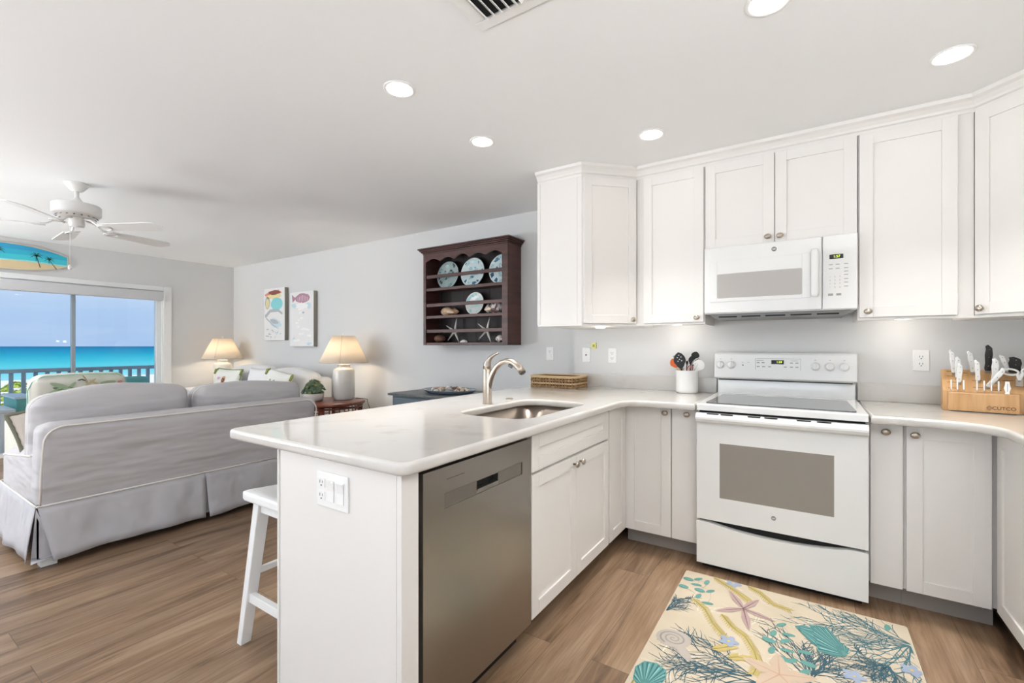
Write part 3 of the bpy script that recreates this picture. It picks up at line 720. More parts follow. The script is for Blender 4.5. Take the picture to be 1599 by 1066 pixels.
for x_, z_ in ((-.125, 1.13), (-.098, 1.13), (-.125, 1.105), (-.095, 1.105), (-.062, 1.105), (.022, 1.105), (.055, 1.13), (.083, 1.13), (.055, 1.105), (.083, 1.105)):
    link('touch_key', G().box(-.008, .008, -.0005, 0, -.003, .003, M=bgM(x_, z_)), greyp, bgd)
for x_ in (-.115, .07): link('key_print', G().box(-.02, .02, -.0005, 0, -.0012, .0012, M=bgM(x_, 1.144)), greyp, bgd)
link('indicator_light', G().lathe([(.004, 0), (.004, .002), (.0005, .0022)], seg=12, M=bgM(-.212, 1.112) @ RX(PI/2)), darkp, bgd)
for x_ in (-.214, -.18): link('key_print', G().box(-.005, .005, -.0005, 0, -.001, .001, M=bgM(x_, 1.13)), greyp, bgd)
link('shadow_gap', G().box(-SW+.02, SW-.02, .612, .64, 1.0125, 1.0175), blackgap, bgd)

# ================================================================== COUNTER ITEMS
def m_wicker():
    return mat('wicker', 'b9966a', .7, var=('8d6a43', 40, U, .35, .65))
wk = m_wicker(); wk2 = mat('wicker_light', 'd6bb92', .7)
bk = thing('wicker_basket', 'shallow rectangular woven wicker basket on the counter by the wall', 'basket', (-1.665, 3.225, .915))
hw, hd, hh = .195, .125, .082
def ringpts(z, o=0, n=14):
    return [(p[0], p[1], z) for p in fillet_poly([(-hw-o, -hd-o, .03), (hw+o, -hd-o, .03), (hw+o, hd+o, .03), (-hw-o, hd+o, .03)], 5)]
g = G(); per = ringpts(0)
# dense path for weaving
path = []
for i in range(len(per)):
    a = Vector(per[i]); b_ = Vector(per[(i+1) % len(per)]); n_ = max(1, int((b_-a).length/.009))
    for k_ in range(n_): path.append(a.lerp(b_, k_/n_))
for row in range(4):
    for sg in (-1, 1):
        z = .008+row*.0235; pts = []
        for i, p in enumerate(path):
            nrm = Vector((math.copysign(1, p.x) if abs(p.x) > hw-.004 else 0, math.copysign(1, p.y) if abs(p.y) > hd-.004 else 0, 0))
            ph = i*PI/2.2+(PI if sg > 0 else 0); q = p+nrm*(.004*math.sin(ph)); q.z = z+.0062*math.cos(ph); pts.append(q)
        g.tube(pts, .0036, 5, m=row % 2, close=True)
link('woven_side', g, [wk, wk2], bk)
g = G()
for i in range(0, len(path), 3): g.tube([path[i]+Vector((0, 0, .002)), path[i]+Vector((0, 0, hh))], .0034, 5)
link('uprights', g, wk, bk)
gl = G()
inn = [Vector((p.x*.955, p.y*.93, 0)) for p in path]
A_ = [gl.bm.verts.new(p+Vector((0, 0, .005))) for p in inn]; B_ = [gl.bm.verts.new(p+Vector((0, 0, hh))) for p in inn]
for i in range(len(inn)): gl.bm.faces.new((A_[i], A_[(i+1) % len(inn)], B_[(i+1) % len(inn)], B_[i]))
link('weave_shade_sheet', gl, mat('wicker_shadow_brown', '7b5634', .85), bk, solid=.002)  # brown sheet added inside; its colour stands in for shade behind the weave
link('rim', G().tube(ringpts(hh+.002), .007, 8, close=True), wk2, bk)
link('base', G().prism([(p[0], p[1]) for p in per], .0, .005), wk, bk)

# utensil crock
cr_ = thing('utensil_crock', 'white ceramic crock full of utensils left of the stove', 'crock', (-.705, 3.275, .914))
link('pot', G().lathe([(.062, 0), (.072, .004), (.0735, .02), (.0735, .142), (.076, .150), (.074, .155), (.070, .150), (.0685, .142), (.0685, .012), (.0005, .010)], seg=40), mat('white_ceramic', 'f2f1ee', .15, coat=.4), cr_)
cx, cy, cz = -.705, 3.275, .914
sil = mat('orange_silicone', 'e0672c', .45); red = mat('red_silicone', 'b83428', .45); wood = mat('light_wood', 'd8b988', .6); grn = mat('green_silicone', '6f9a7c', .5)
def utensil(name, label, base, top, hr, hm, build, cat='utensil'):
    """handle from inside the crock to top; build(g, M) adds the head at the top"""
    B = Vector((cx+base[0], cy+base[1], cz+.014)); Tt = Vector((cx+top[0], cy+top[1], cz+top[2]))
    t = thing(name, label, cat, B)
    d = (Tt-B); L_ = d.length; zz = d.normalized(); yy = Vector((-.22, 1, 0)); yy = (yy-zz*yy.dot(zz)).normalized(); xx = yy.cross(zz)
    q = Matrix((xx, yy, zz)).transposed().to_4x4()
    link('handle', G().tube([q @ Vector((0, 0, 0)), q @ Vector((0, 0, L_))], hr, 8), hm, t)
    build(t, q @ T(0, 0, L_)); return t
def blade(mt, w_, l_, th=.006, holes=False, name='head'):
    def f(t, M):
        P = [(1.3*w_*.5*math.sin(PI*k_/10)**.6*(.85 if k_ < 4 else 1), 1.1*l_*k_/10) for k_ in range(11)]
        poly = [(x, z) for x, z in P] + [(-x, z) for x, z in P[::-1][1:-1]]
        o = link(name, G().prism([(x, z-.005) for x, z in poly], -th/2, th/2, axis='y', M=M), mt, t, bevel=.0015)
        if holes:
            g = G()
            for a, b_ in ((0, .055), (-.009, .068), (.009, .068), (0, .081), (-.009, .045), (.009, .045)):
                g.lathe([(.0042, -th/2-.0006), (.0042, th/2+.0006)], seg=10, M=M @ T(a*1.3, 0, b_*1.1) @ RX(PI/2))
            link('slots', g, mat('hole_tone', 'cfcfcf', .6), t)
    return f
utensil('silicone_spatula', 'orange silicone spatula at the left side of the crock', (.02, -.01), (-.060, -.035, .175), .005, wood, blade(sil, .045, .065, .009))
utensil('silicone_spatula', 'red silicone spatula beside the orange one in the crock', (.02, .02), (-.035, -.005, .175), .005, steel_h, blade(red, .045, .08, .009))
utensil('wooden_spoon', 'light wooden spoon with a green handle end crossing the orange spatula', (.03, -.03), (-.075, -.02, .235), .0055, wood, lambda t, M: link('tip', G().tube([M @ Vector((0, 0, 0)), M @ Vector((0, 0, .02))], [.0065, .006], 8), grn, t))
utensil('slotted_spoon', 'black slotted spoon standing upright in the middle of the crock', (.0, -.04), (-.028, -.045, .170), .006, black_m, blade(black_m, .060, .105, .006, True))
utensil('black_turner', 'black turner with a pronged tip behind the slotted spoon', (.0, .03), (-.045, .02, .21), .005, black_m, blade(black_m, .035, .06, .004))
utensil('serving_fork', 'thin black handled fork right of the slotted spoon', (-.01, 0), (.004, -.02, .195), .0035, black_m, blade(black_m, .014, .03, .004))
utensil('black_ladle', 'black ladle, tallest utensil at the right of the crock', (-.03, .02), (.045, .01, .235), .005, black_m, blade(black_m, .040, .050, .012))
utensil('black_spoon', 'black spoon leaning behind the wire whisk', (-.02, .03), (.026, .03, .185), .005, black_m, blade(black_m, .05, .075, .008))
def whisk(mt, r, l_):
    def f(t, M):
        g = G()
        for k_ in range(5):
            a = PI*k_/5
            P = [M @ RZ(a) @ Vector((r*math.sin(PI*j/12)*(1 if j < 12 else 0)*math.copysign(1, 1), 0, l_*.5*(1-math.cos(PI*j/12)))) for j in range(13)]
            Q = [M @ RZ(a) @ Vector((-r*math.sin(PI*j/12), 0, l_*.5*(1-math.cos(PI*j/12)))) for j in range(13)]
            g.tube(P, .0013, 5); g.tube(Q, .0013, 5)
        link('wires', g, mt, t)
    return f
utensil('wire_whisk', 'large steel wire whisk behind the white spoon', (-.02, -.02), (.040, -.012, .150), .006, steel_h, whisk(chrome, .026, .095))
utensil('small_whisk', 'small red and steel whisk low at the right rim of the crock', (-.02, -.03), (.020, -.045, .135), .005, steel_h, whisk(mat('red_wire', 'a8494a', .4), .018, .06))
utensil('white_spoon', 'white round-headed spoon hanging over the right rim', (-.03, -.02), (.062, -.025, .160), .005, plastic, blade(plastic, .058, .075, .006))

# ------------------------------------------------------------------ knife block
kw = mat('knife_block_wood', 'd2a777', .45, var=('c1935f', 3, (14, 2, 1.5), .35, .7), bump=(60, .1, .001, (6, 1, 1)))
kb = thing('knife_block', 'light wood knife block on the right counter full of knives', 'knife block', (.575, 3.072, .914), math.radians(-7.5))
KW = .285
main = link('block', G().prism([(.035, 0), (.035, .098), (.175, .198), (.190, .198), (.190, 0)], -.018, KW-.012, axis='x'), kw, kb, bevel=.002)
front = link('front_tier', G().prism([(0, .004), (0, .090), (.004, .094), (.034, .094), (.034, .004)], 0, KW-.045, axis='x'), kw, kb, bevel=.002)
link('foot', G().box(.01, KW-.055, .006, .03, 0, .004), darkp, kb)
text_mesh('logo_lettering', 'CUTCO', .022, mat('burnt_brown', '5b3518', .7), front, T(.190, -.0004, .026) @ FRONT)
g = G()
for k_ in range(3):
    r_ = .0045+.0032*k_; g.tube([(.142+r_*math.cos(PI/2*j), -.0004, .026+r_*1.1*math.sin(PI/2*j)) for j in range(4)], .0005, 4, close=True)
link('logo_mark', g, mat('burnt_brown', '5b3518', .7), front)
sl_ang = math.atan2(.100, .140)        # slope of slotted face
def blockM(x, s):                       # point on slanted face: s 0..1 from front to back
    return T(x, .035+.140*s, .098+.100*s) @ RX(sl_ang*1.0)
for x_, s in ((.02, .12), (.02, .4), (.02, .68), (.02, .9), (.11, .2), (.11, .5), (.17, .1), (.17, .4), (.215, .55), (.20, .85), (.06, .85), (.255, .3)):
    link('slot', G().box(-.018, .018, -.0012, .0012, -.001, .0006, M=blockM(x_, s)), blackgap, main)
KR = kb.matrix_world
bpy.context.view_layer.update(); KR = T(.575, 3.072, .914) @ RZ(math.radians(-7.5))
pearl = mat('pearl_handle', 'f3f3f1', .25, coat=.3)
def knife(label, x, s, l_, lean=0, m_=pearl, w_=.012, group=None, name='kitchen_knife'):
    Mw = KR @ blockM(x, s); t = thing(name, label, 'knife', (Mw @ Vector((0, 0, 0))), 0)
    M = RZ(math.radians(-7.5)) @ RX(sl_ang*.35) @ RY(lean)
    w_ = w_*1.3; l_ = l_*1.12; pr = [(-.5, 0), (-.62, .08), (-.55, .3), (-.72, .62), (-.6, .85), (-.75, .97), (-.25, 1.03), (.45, .9), (.62, .65), (.55, .35), (.62, .12), (.5, 0)]
    link('handle', G().prism([(a*w_, .012+b_*l_) for a, b_ in pr], -.008, .008, axis='y', M=M), m_, t, bevel=.0035, seg=3)
    link('bolster', G().box(-w_*.5, w_*.5, -.004, .004, -.004, .013, M=M), steel_h, t)
    g = G()
    for b_ in (.2, .55, .85): g.ball(M @ Vector((0, -.0085, .012+b_*l_)), .0022, seg=8)
    link('rivets', g, steel_h, t); return t
knife('white-handled knife, leftmost and tallest in the block', .030, .75, .105, -.08)
knife('white-handled knife in front of the leftmost one', .040, .52, .095, .02)
knife('white-handled knife, shorter, third row of the left group', .042, .30, .085, .06)
knife('white-handled knife standing behind the second group', .100, .80, .095, -.12)
knife('white-handled knife in the second group from the left', .112, .42, .090, -.04)
knife('black-handled knife in the middle of the block', .152, .88, .115, .03, m_=black_m, w_=.016)
knife('white-handled knife just right of the black one', .168, .42, .10, .03, w_=.015)
knife('white-handled knife leaning right in the front row', .135, .16, .095, .55)
knife('white-handled knife at the back right of the block', .225, .90, .075, -.3)
knife('thick black-handled honing tool at the back right', .240, .80, .07, .05, m_=black_m, w_=.026, name='honing_steel')
# kitchen shears
Mw = KR @ blockM(.248, .32); sh = thing('kitchen_shears', 'white-handled kitchen shears at the right end of the knife block', 'scissors', Mw @ Vector((0, 0, 0)))
M = RZ(math.radians(-7.5)) @ RX(.15)
link('blades', G().box(-.012, .012, -.003, .003, -.003, .035, M=M), steel_h, sh)
def oval(cx_, cz_, a, b_, rot, n=22): return [M @ Vector((cx_+a*math.cos(2*PI*k_/n)*math.cos(rot)-b_*math.sin(2*PI*k_/n)*math.sin(rot), 0, cz_+a*math.cos(2*PI*k_/n)*math.sin(rot)+b_*math.sin(2*PI*k_/n)*math.cos(rot))) for k_ in range(n)]
link('finger_grip', G().tube(oval(-.030, .068, .027, .014, -.15), .0045, 8, close=True).tube([M @ Vector((0, 0, .03)), M @ Vector((-.006, 0, .058))], .007, 8), pearl, sh)
link('finger_grip', G().tube(oval(.036, .075, .030, .017, .2), .0045, 8, close=True).tube([M @ Vector((0, 0, .03)), M @ Vector((.010, 0, .062))], .007, 8), pearl, sh)
link('pivot', G().ball(M @ Vector((0, -.004, .025)), .005, seg=12), steel_h, sh)
# steak knives in the front tier
for i, x_ in enumerate((.012, .034, .056, .102, .126, .150, .174)):
    lab = 'slim white-handled table knife in the front tier, '+('leftmost', 'second from the left', 'third from the left', 'middle one, right after the gap', 'fifth from the left', 'sixth from the left', 'rightmost slim one')[i]
    Mw = KR @ T(x_, .017, .094); t = thing('table_knife', lab, 'knife', Mw @ Vector((0, 0, 0)), 0, 'slim table knives in the front tier of the block')
    M = RZ(math.radians(-7.5))
    link('handle', G().soft(-.0026, .0026, -.009, .009, .012, .060, r=.002, n=6, M=M), pearl, t)
    link('bolster', G().box(-.0012, .0012, -.005, .005, -.002, .014, M=M), steel_h, t)
Mw = KR @ T(.202, .014, .094); t = thing('table_knife', 'wide white-handled table knife at the right of the front tier, seen flat', 'knife', Mw @ Vector((0, 0, 0)))
M = RZ(math.radians(-7.5))
link('handle', G().prism([(x_, z_-.012) for x_, z_ in ((-.009, .0), (-.007, .01), (-.012, .028), (-.008, .045), (-.007, .06), (.007, .06), (.008, .045), (.012, .028), (.007, .01), (.009, 0))], -.005, .005, axis='y', M=M @ T(0, 0, .012)), pearl, t, bevel=.002)
link('rivets', G().box(-.001, .001, -.0058, -.005, .012, .05, M=M), greyp, t)

# ================================================================== CEILING FIXTURES
can_e = mat('downlight_lens', 'ffffff', .3, emis=('fff6ea', 14))
cans = [(-1.61, 1.496, 'the leftmost one, above the peninsula front'), (-1.616, 2.148, 'the smallest one, above the sink'), (-.755, 2.604, 'left of the stove, near the crown moulding'), (.495, 2.576, 'large, at the upper right corner'), (-.12, 1.822, 'cut by the top edge of the picture')]
CANW = 2.7
CANS = 68
for x_, y_, w_ in cans:
    t = thing('recessed_downlight', 'round recessed ceiling light, '+w_, 'ceiling light', (x_, y_, HC))
    link('trim_ring', G().lathe([(.074, -.0005), (.074, -.003), (.068, -.006), (.060, -.004), (.057, -.0005)], seg=40), trim_m, t)
    link('lens', G().lathe([(.056, -.0005), (.056, -.004), (.03, -.005), (.0005, -.0052)], seg=40), can_e, t)
    l_ = light('downlight_lamp', 'AREA', (x_, y_, HC-.012), (0, 0, 0), CANW, (1, .97, .94), shape='DISK', size=.11, spread=math.radians(CANS))
# air vent
v = thing('ceiling_vent', 'square white air vent with slats at the top edge of the ceiling', 'vent', (-.84, 1.19, HC), world=True)
g = G()
a0, a1, b0, b1 = -1.04, -.64, .986, 1.386
for p in ((a0, a1, b0, b0+.045), (a0, a1, b1-.045, b1), (a0, a0+.045, b0+.045, b1-.045), (a1-.045, a1, b0+.045, b1-.045)): g.box(*p, HC-.010, HC-.0005)
link('frame', g, plastic, v, bevel=.003)
link('backing', G().box(a0+.045, a1-.045, b0+.045, b1-.045, HC-.002, HC-.0005), blackgap, v)
for i in range(10):
    x_ = a0+.055+i*.032
    link('slat', G().box(-.013, .013, b0+.05, b1-.05, -.0008, .0008, M=T(x_, 0, HC-.012) @ RY(.7 if i < 5 else -.7)), plastic, v)
# ceiling fan
fan = thing('ceiling_fan', 'white five-blade ceiling fan with a pull chain over the sitting area', 'ceiling fan', (-4.558, 1.057, HC))
fw = mat('fan_white', 'ece9e5', .35)
link('canopy', G().lathe([(.072, 0), (.072, -.008), (.062, -.02), (.040, -.05), (.028, -.058), (.0005, -.058)], seg=36), fw, fan)
link('downrod', G().lathe([(.013, -.05), (.013, -.098), (.022, -.112), (.036, -.130), (.050, -.150), (.060, -.158)], seg=28), fw, fan)
link('motor_housing', G().lathe([(.03, -.150), (.11, -.153), (.134, -.158), (.140, -.166), (.140, -.225), (.132, -.234), (.128, -.236), (.10, -.25), (.085, -.254), (.0005, -.254)], seg=48), fw, fan)
g = G()
for k_ in range(18): g.box(.098, .122, -.004, .004, -.0015, .0015, M=RZ(2*PI*k_/18) @ T(0, 0, -.2455) @ T(.11, 0, 0) @ RY(.5) @ T(-.11, 0, 0))
link('vent_slots', g, darkp, fan)
link('switch_housing', G().lathe([(.05, -.250), (.05, -.262), (.044, -.266), (.046, -.30), (.042, -.318), (.0005, -.322)], seg=36), fw, fan)
bladep = []
for u in range(13):
    t_ = u/12; x_ = .20+.46*t_; w_ = .050+.022*t_ if t_ < .8 else (.0676+.0)*math.sqrt(max(0, 1-((t_-.8)/.2)**2.6))
    bladep.append((x_, w_))
bp_ = [(x_, w_) for x_, w_ in bladep]+[(x_, -w_) for x_, w_ in bladep[::-1][1:]]
for k_ in range(5):
    a = math.radians(175-72*k_); M = RZ(a) @ T(0, 0, -.325) @ RX(math.radians(-12))
    b_ = link('blade', G().prism(bp_, -.003, .003, M=M), mat('fan_blade', 'efedea', .4), fan, bevel=.001)
    g = G().tube([RZ(a) @ Vector(p) for p in ((.06, 0, -.262), (.11, .0, -.275), (.155, 0, -.308), (.19, 0, -.318))], [.009, .008, .008, .008], 8)
    g.tube([M @ Vector((.215+.045*math.cos(2*PI*j/16), .035*math.sin(2*PI*j/16), -.006)) for j in range(16)], .005, 6, close=True)
    link('blade_iron', g, fw, b_)
link('pull_chain', G().tube([(-.035, -.03, -.31), (-.035, -.03, -.60)], .0016, 6).lathe([(.002, -.60), (.010, -.615), (.012, -.63), (.006, -.64), (.0005, -.641)], (-.035, -.03, 0), 12), fw, fan)
# surfboard
sb = thing('surfboard_sign', 'decorative surfboard painted with a beach and palm trees above the glass door', 'wall decoration', (XW+.03, 1.10, 2.23), PI/2)
# local x -> world y, local -y -> world +x
half = .54
def hb(u): return .148*(1-abs(u)**2.6*.62)
top = [(half*u, hb(u)) for u in [i/20-1 for i in range(41)]]
poly = top+[(x_, -z_) for x_, z_ in top[::-1]]
MS = T(0, 0, 0)
link('board', G().prism(poly, -.012, .012, axis='y'), mat('board_rim', 'cfc7ae', .4), sb, bevel=.006)
g = G()
bands = [(.145, .075, 0), (.075, .02, 1), (.02, -.035, 2), (-.035, -.05, 3), (-.05, -.145, 4)]
def ytrim(x_, z_): 
    lim = hb(x_/half)-.012; return max(-lim, min(lim, z_))
for zt, zb, mi in bands:
    xs = [-.525+1.05*i/40 for i in range(41)]
    P = [(x_, ytrim(x_, zt+.006*math.sin(x_*9)*(zt < .14))) for x_ in xs]; Q = [(x_, ytrim(x_, zb+.006*math.sin(x_*9)*(zb > -.14))) for x_ in xs]
    for i in range(40):
        if P[i][1]-Q[i][1] < 1e-4 and P[i+1][1]-Q[i+1][1] < 1e-4: continue
        vs = [(P[i][0], -.0126, P[i][1]), (P[i+1][0], -.0126, P[i+1][1]), (Q[i+1][0], -.0126, Q[i+1][1]), (Q[i][0], -.0126, Q[i][1])]
        g.face(vs, mi)
def palm(x_, z_, s, ln):
    M = T(0, -.0132, 0) @ RX(PI/2)
    g.ribbon([(x_+ln*.03, z_-.11*s), (x_+ln*.012, z_-.05*s), (x_, z_)], .008*s, .005*s, 0, 5, M)
    for a in (20, 60, 120, 160, 200, 340, 265):
        r_ = math.radians(a); L_ = .045*s
        g.ribbon([(x_, z_), (x_+L_*.5*math.cos(r_), z_+L_*.5*math.sin(r_)+.008*s), (x_+L_*math.cos(r_), z_+L_*math.sin(r_)-.006*s)], .012*s, .003*s, .0002, 6, M)
palm(.27, .03, 1.15, 1); palm(.375, .005, .95, 2); palm(-.02, .05, 1.1, -1)
link('painted_scene', g, [mat('paint_sky', '2f9dc8', .4), mat('paint_mid', '2eb0cc', .4), mat('paint_turquoise', '3fc4d2', .4), mat('paint_foam', '8fd8d6', .4), mat('paint_sand', 'd9c39a', .5), mat('paint_trunk', '4a4636', .5), mat('paint_frond', '1f5a52', .5)], sb, recalc=False)

# ================================================================== WALL ART
def canvas(label, x0, x1, z0, z1, art):
    t = thing('wall_picture', label, 'picture', ((x0+x1)/2, YN-.003, (z0+z1)/2)); w_, h_ = (x1-x0)/2, (z1-z0)/2
    link('canvas', G().box(-w_, w_, -.052, 0, -h_, h_), [mat('canvas_edge', '8f8b7e', .8)], t, bevel=.001)
    g = G().box(-w_, w_, -.0535, -.0525, -h_, h_, 0)
    art(g, w_, h_); link('painting', g, [mat('art_white', 'eceae7', .8), mat('art_coral', 'd48a78', .8), mat('art_turquoise', '8fd6d8', .8), mat('art_grey', 'b9bcc0', .8), mat('art_mauve', 'b78a9c', .8), mat('art_yellow', 'e6d9a0', .8), mat('art_paleblue', 'c9dde2', .8), mat('art_dark', '8a4f46', .8), mat('art_cream', 'f6f4f1', .8)], t, recalc=False)
FA = lambda y: T(0, y, 0) @ RX(PI/2)
def blob(g, cx_, cy_, a, b_, m_, y=-.0538, rot=0, n=24, wob=.12, seed=0):
    rnd = random.Random(seed+int(cx_*1000)); P = []
    for k_ in range(n):
        t_ = 2*PI*k_/n; q = 1+rnd.uniform(-wob, wob); x_ = a*q*math.cos(t_); z_ = b_*q*math.sin(t_)
        P.append((cx_+x_*math.cos(rot)-z_*math.sin(rot), cy_+x_*math.sin(rot)+z_*math.cos(rot)))
    g.decal(P, 0, m_, FA(y))
def art1(g, w_, h_):
    blob(g, -.03, .28, .20, .05, 1, rot=.1); blob(g, .0, .30, .14, .03, 7, y=-.0541); blob(g, -.02, .25, .16, .04, 5, y=-.054, wob=.3)
    blob(g, .06, .14, .15, .085, 2, y=-.0541, wob=.05); blob(g, -.17, .16, .065, .09, 3, y=-.054); blob(g, -.17, .155, .045, .07, 5, y=-.0543)
    g.ribbon([(-.23, -.03), (-.1, .05), (.1, .05), (.2, .0)], .05, .03, 0, 3, FA(-.0542)); blob(g, .03, -.12, .15, .06, 6, rot=-.2, y=-.0541); blob(g, .0, -.1, .10, .03, 3, rot=-.2, y=-.0544)
    g.ribbon([(-.2, -.05), (-.05, -.14), (.1, -.2)], .02, .01, 0, 3, FA(-.0545))
    for i in range(26): blob(g, random.uniform(-.2, .2), random.uniform(-.34, -.19), random.uniform(.01, .03), .008, 3 if i % 2 else 6, y=-.0542-.00003*i, wob=.3, seed=i, n=8)
    for s_ in (-1, 1): g.box(s_*w_, s_*(w_-.008), -.0555, -.0535, -h_, h_, 8)
    g.box(-w_, w_, -.0555, -.0535, h_-.008, h_, 8).box(-w_, w_, -.0555, -.0535, -h_, -h_+.008, 8)
def art2(g, w_, h_):
    blob(g, .02, .27, .16, .062, 4, wob=.06); g.decal([(-.12, .27), (-.22, .33), (-.2, .22)], 0, 4, FA(-.054))
    for i in range(7): g.ribbon([(-.08+.035*i, .31-.01*abs(i-3)), (-.075+.035*i, .23)], .008, .004, 0, 0, FA(-.0542))
    blob(g, -.15, .18, .07, .03, 6, wob=.3, y=-.0541); blob(g, .16, .17, .06, .035, 6, wob=.3, y=-.0541); blob(g, .0, .17, .12, .04, 8, wob=.4, y=-.0543)
    for i in range(16): blob(g, random.uniform(-.18, .18), random.uniform(-.33, .1), random.uniform(.02, .06), .015, (6, 8, 3)[i % 3] if i % 5 == 0 else 8, y=-.0541-.00003*i, wob=.4, seed=i, n=9)
canvas('tall narrow canvas of coral and turquoise sea creatures, the left one of two', -6.435, -5.925, 1.315, 2.03, art1)
canvas('tall narrow pale canvas with a mauve fish at its top, the right one of two', -5.80, -5.275, 1.230, 1.942, art2)

# ================================================================== PLATE RACK
hx0, hx1, hy, hz0, hz1 = -3.20, -2.195, 3.30, 1.243, 2.135
pr_ = thing('plate_rack', 'dark mahogany wall-hung plate rack with a cornice', 'plate rack', ((hx0+hx1)/2, YN-.004, hz0), world=True)
yb = YN-.004
link('side_panel', G().box(hx0, hx0+.02, hy, yb, hz0, hz1), mahog, pr_, bevel=.002)
link('side_panel', G().box(hx1-.02, hx1, hy, yb, hz0, hz1), mahog, pr_, bevel=.002)
link('face_stile', G().box(hx1-.062, hx1-.0005, hy-.014, hy, hz0, hz1), mahog, pr_, bevel=.002)
link('face_stile', G().box(hx0+.0005, hx0+.034, hy-.014, hy, hz0, hz1), mahog, pr_, bevel=.002)
link('shelf', G().box(hx0+.02, hx1-.02, hy-.008, yb-.014, hz0+.0, hz0+.025), mahog, pr_, bevel=.002)
for z in (1.503, 1.772): link('shelf', G().box(hx0+.034, hx1-.062, hy-.008, hy+.01, z, z+.027).box(hx0+.02, hx1-.02, hy+.01, yb-.014, z+.008, z+.027), mahog, pr_, bevel=.001)
for z in (1.363, 1.617, 1.895): link('plate_rail', G().box(hx0+.034, hx1-.062, hy-.004, hy+.012, z, z+.032), mahog, pr_, bevel=.002)
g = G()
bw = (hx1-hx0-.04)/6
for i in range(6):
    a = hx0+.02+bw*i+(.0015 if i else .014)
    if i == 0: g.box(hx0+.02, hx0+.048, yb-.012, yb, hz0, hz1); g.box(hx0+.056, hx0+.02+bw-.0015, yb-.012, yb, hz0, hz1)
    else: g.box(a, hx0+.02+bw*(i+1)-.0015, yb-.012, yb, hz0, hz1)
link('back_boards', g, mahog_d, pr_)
# scalloped valance
P = []; n_ = 60; xa, xb = hx0+.034, hx1-.062
for i in range(n_+1):
    u = i/n_; s_ = abs(math.sin(u*PI*5)); P.append((xa+(xb-xa)*u, 2.062+.018*s_-.006*math.cos(u*PI*10)+(.010 if .42 < u < .58 else 0)))
g = G(); 
for a, b_ in zip(P, P[1:]): g.prism([a, b_, (b_[0], hz1), (a[0], hz1)], hy-.012, hy+.004, axis='y')
bmesh.ops.remove_doubles(g.bm, verts=g.bm.verts, dist=1e-5)
link('scalloped_valance', g, mahog, pr_)
def ring(off, z0_, z1_): return (hx0-off, hx1+off, hy-.014-off, yb, z0_, z1_)
link('cornice', G().box(*ring(.006, 2.135, 2.150)).box(*ring(.018, 2.150, 2.163)).box(*ring(.030, 2.163, 2.176)).box(*ring(.042, 2.176, 2.190)), mahog, pr_, bevel=.004)
rim = mat('plate_rim', 'd6e6e6', .15, coat=.5); pb = mat('plate_blue', '3f6f8e', .2, coat=.5); pl = mat('plate_pale', 'a8ccd2', .15, coat=.5); pg = mat('plate_grey_green', 'a9b9b6', .15, coat=.5)
def plate(name, label, x_, z_, r_, base_m, spots, seed, y_=3.425, group=None):
    t = thing(name, label, 'plate', (x_, y_, z_), 0, group)
    M = RX(PI/2-.14)
    link('dish', G().lathe([(r_*.55, -.012), (r_*.6, -.010), (r_, .008), (r_, .012), (r_*.96, .012), (r_*.62, -.002), (.0005, -.002)], seg=44, M=M), base_m, t)
    if spots:
        rnd = random.Random(seed); g = G()
        for k_ in range(26):
            a = rnd.uniform(0, 2*PI); q = rnd.uniform(.05, .48)*r_
            s_ = rnd.uniform(.04, .11)*r_*(2.0 if k_ % 2 else 1)
            P = [(q*math.cos(a)+s_*math.cos(2*PI*j/7)*rnd.uniform(.5, 1.4), q*math.sin(a)+s_*math.sin(2*PI*j/7)*rnd.uniform(.4, 1)) for j in range(7)]
            g.decal(P, -.0012+k_*.00004, k_ % 2, M)
        for k_ in range(16):
            a = rnd.uniform(0, 2*PI); b_ = a+rnd.uniform(.12, .5); i_, o_ = r_*rnd.uniform(.64, .74), r_*rnd.uniform(.80, .94)
            h_ = lambda q: -.002+.014*(q/r_-.62)/.34+.0014
            P = [(i_*math.cos(a), i_*math.sin(a), h_(i_)), (o_*math.cos(a+.05), o_*math.sin(a+.05), h_(o_)), (o_*math.cos(b_), o_*math.sin(b_), h_(o_)), (i_*1.05*math.cos(b_-.1), i_*1.05*math.sin(b_-.1), h_(i_*1.05))]
            g.face([M @ Vector(p) for p in P], k_ % 2)
        link('glaze_pattern', g, spots, t, recalc=False)
    return t
z1_ = 1.800
plate('decorative_plate', 'grey-green plate with dark leaf marks, left one on the top shelf', -2.995, z1_+.135, .138, pg, [mat('ink_dark', '2f4652', .3), mat('ink_teal', '7fa5a6', .3)], 1)
plate('decorative_plate', 'blue and white plate in the middle of the top shelf', -2.685, z1_+.137, .140, rim, [pb, pl], 2)
plate('decorative_plate', 'blue and white plate at the right end of the top shelf, part hidden', -2.350, z1_+.137, .140, rim, [pb, pl], 3)
plate('small_plate', 'small white plate with a turquoise spot on the middle shelf', -2.660, 1.531+.108, .108, mat('plate_cream', 'e8eae4', .15, coat=.5), [mat('turq_spot', 'a7d8d8', .3), mat('turq_spot2', 'c6e3df', .3)], 4)
shell_t = mat('shell_tan', 'd2b394', .45, var=('a9805c', 14, U, .4, .6)); shell_p = mat('shell_spotted', 'e6dcd8', .4, var=('6b4a4a', 26, U, .5, .56)); star_m = mat('starfish_white', 'dcd5cd', .85)
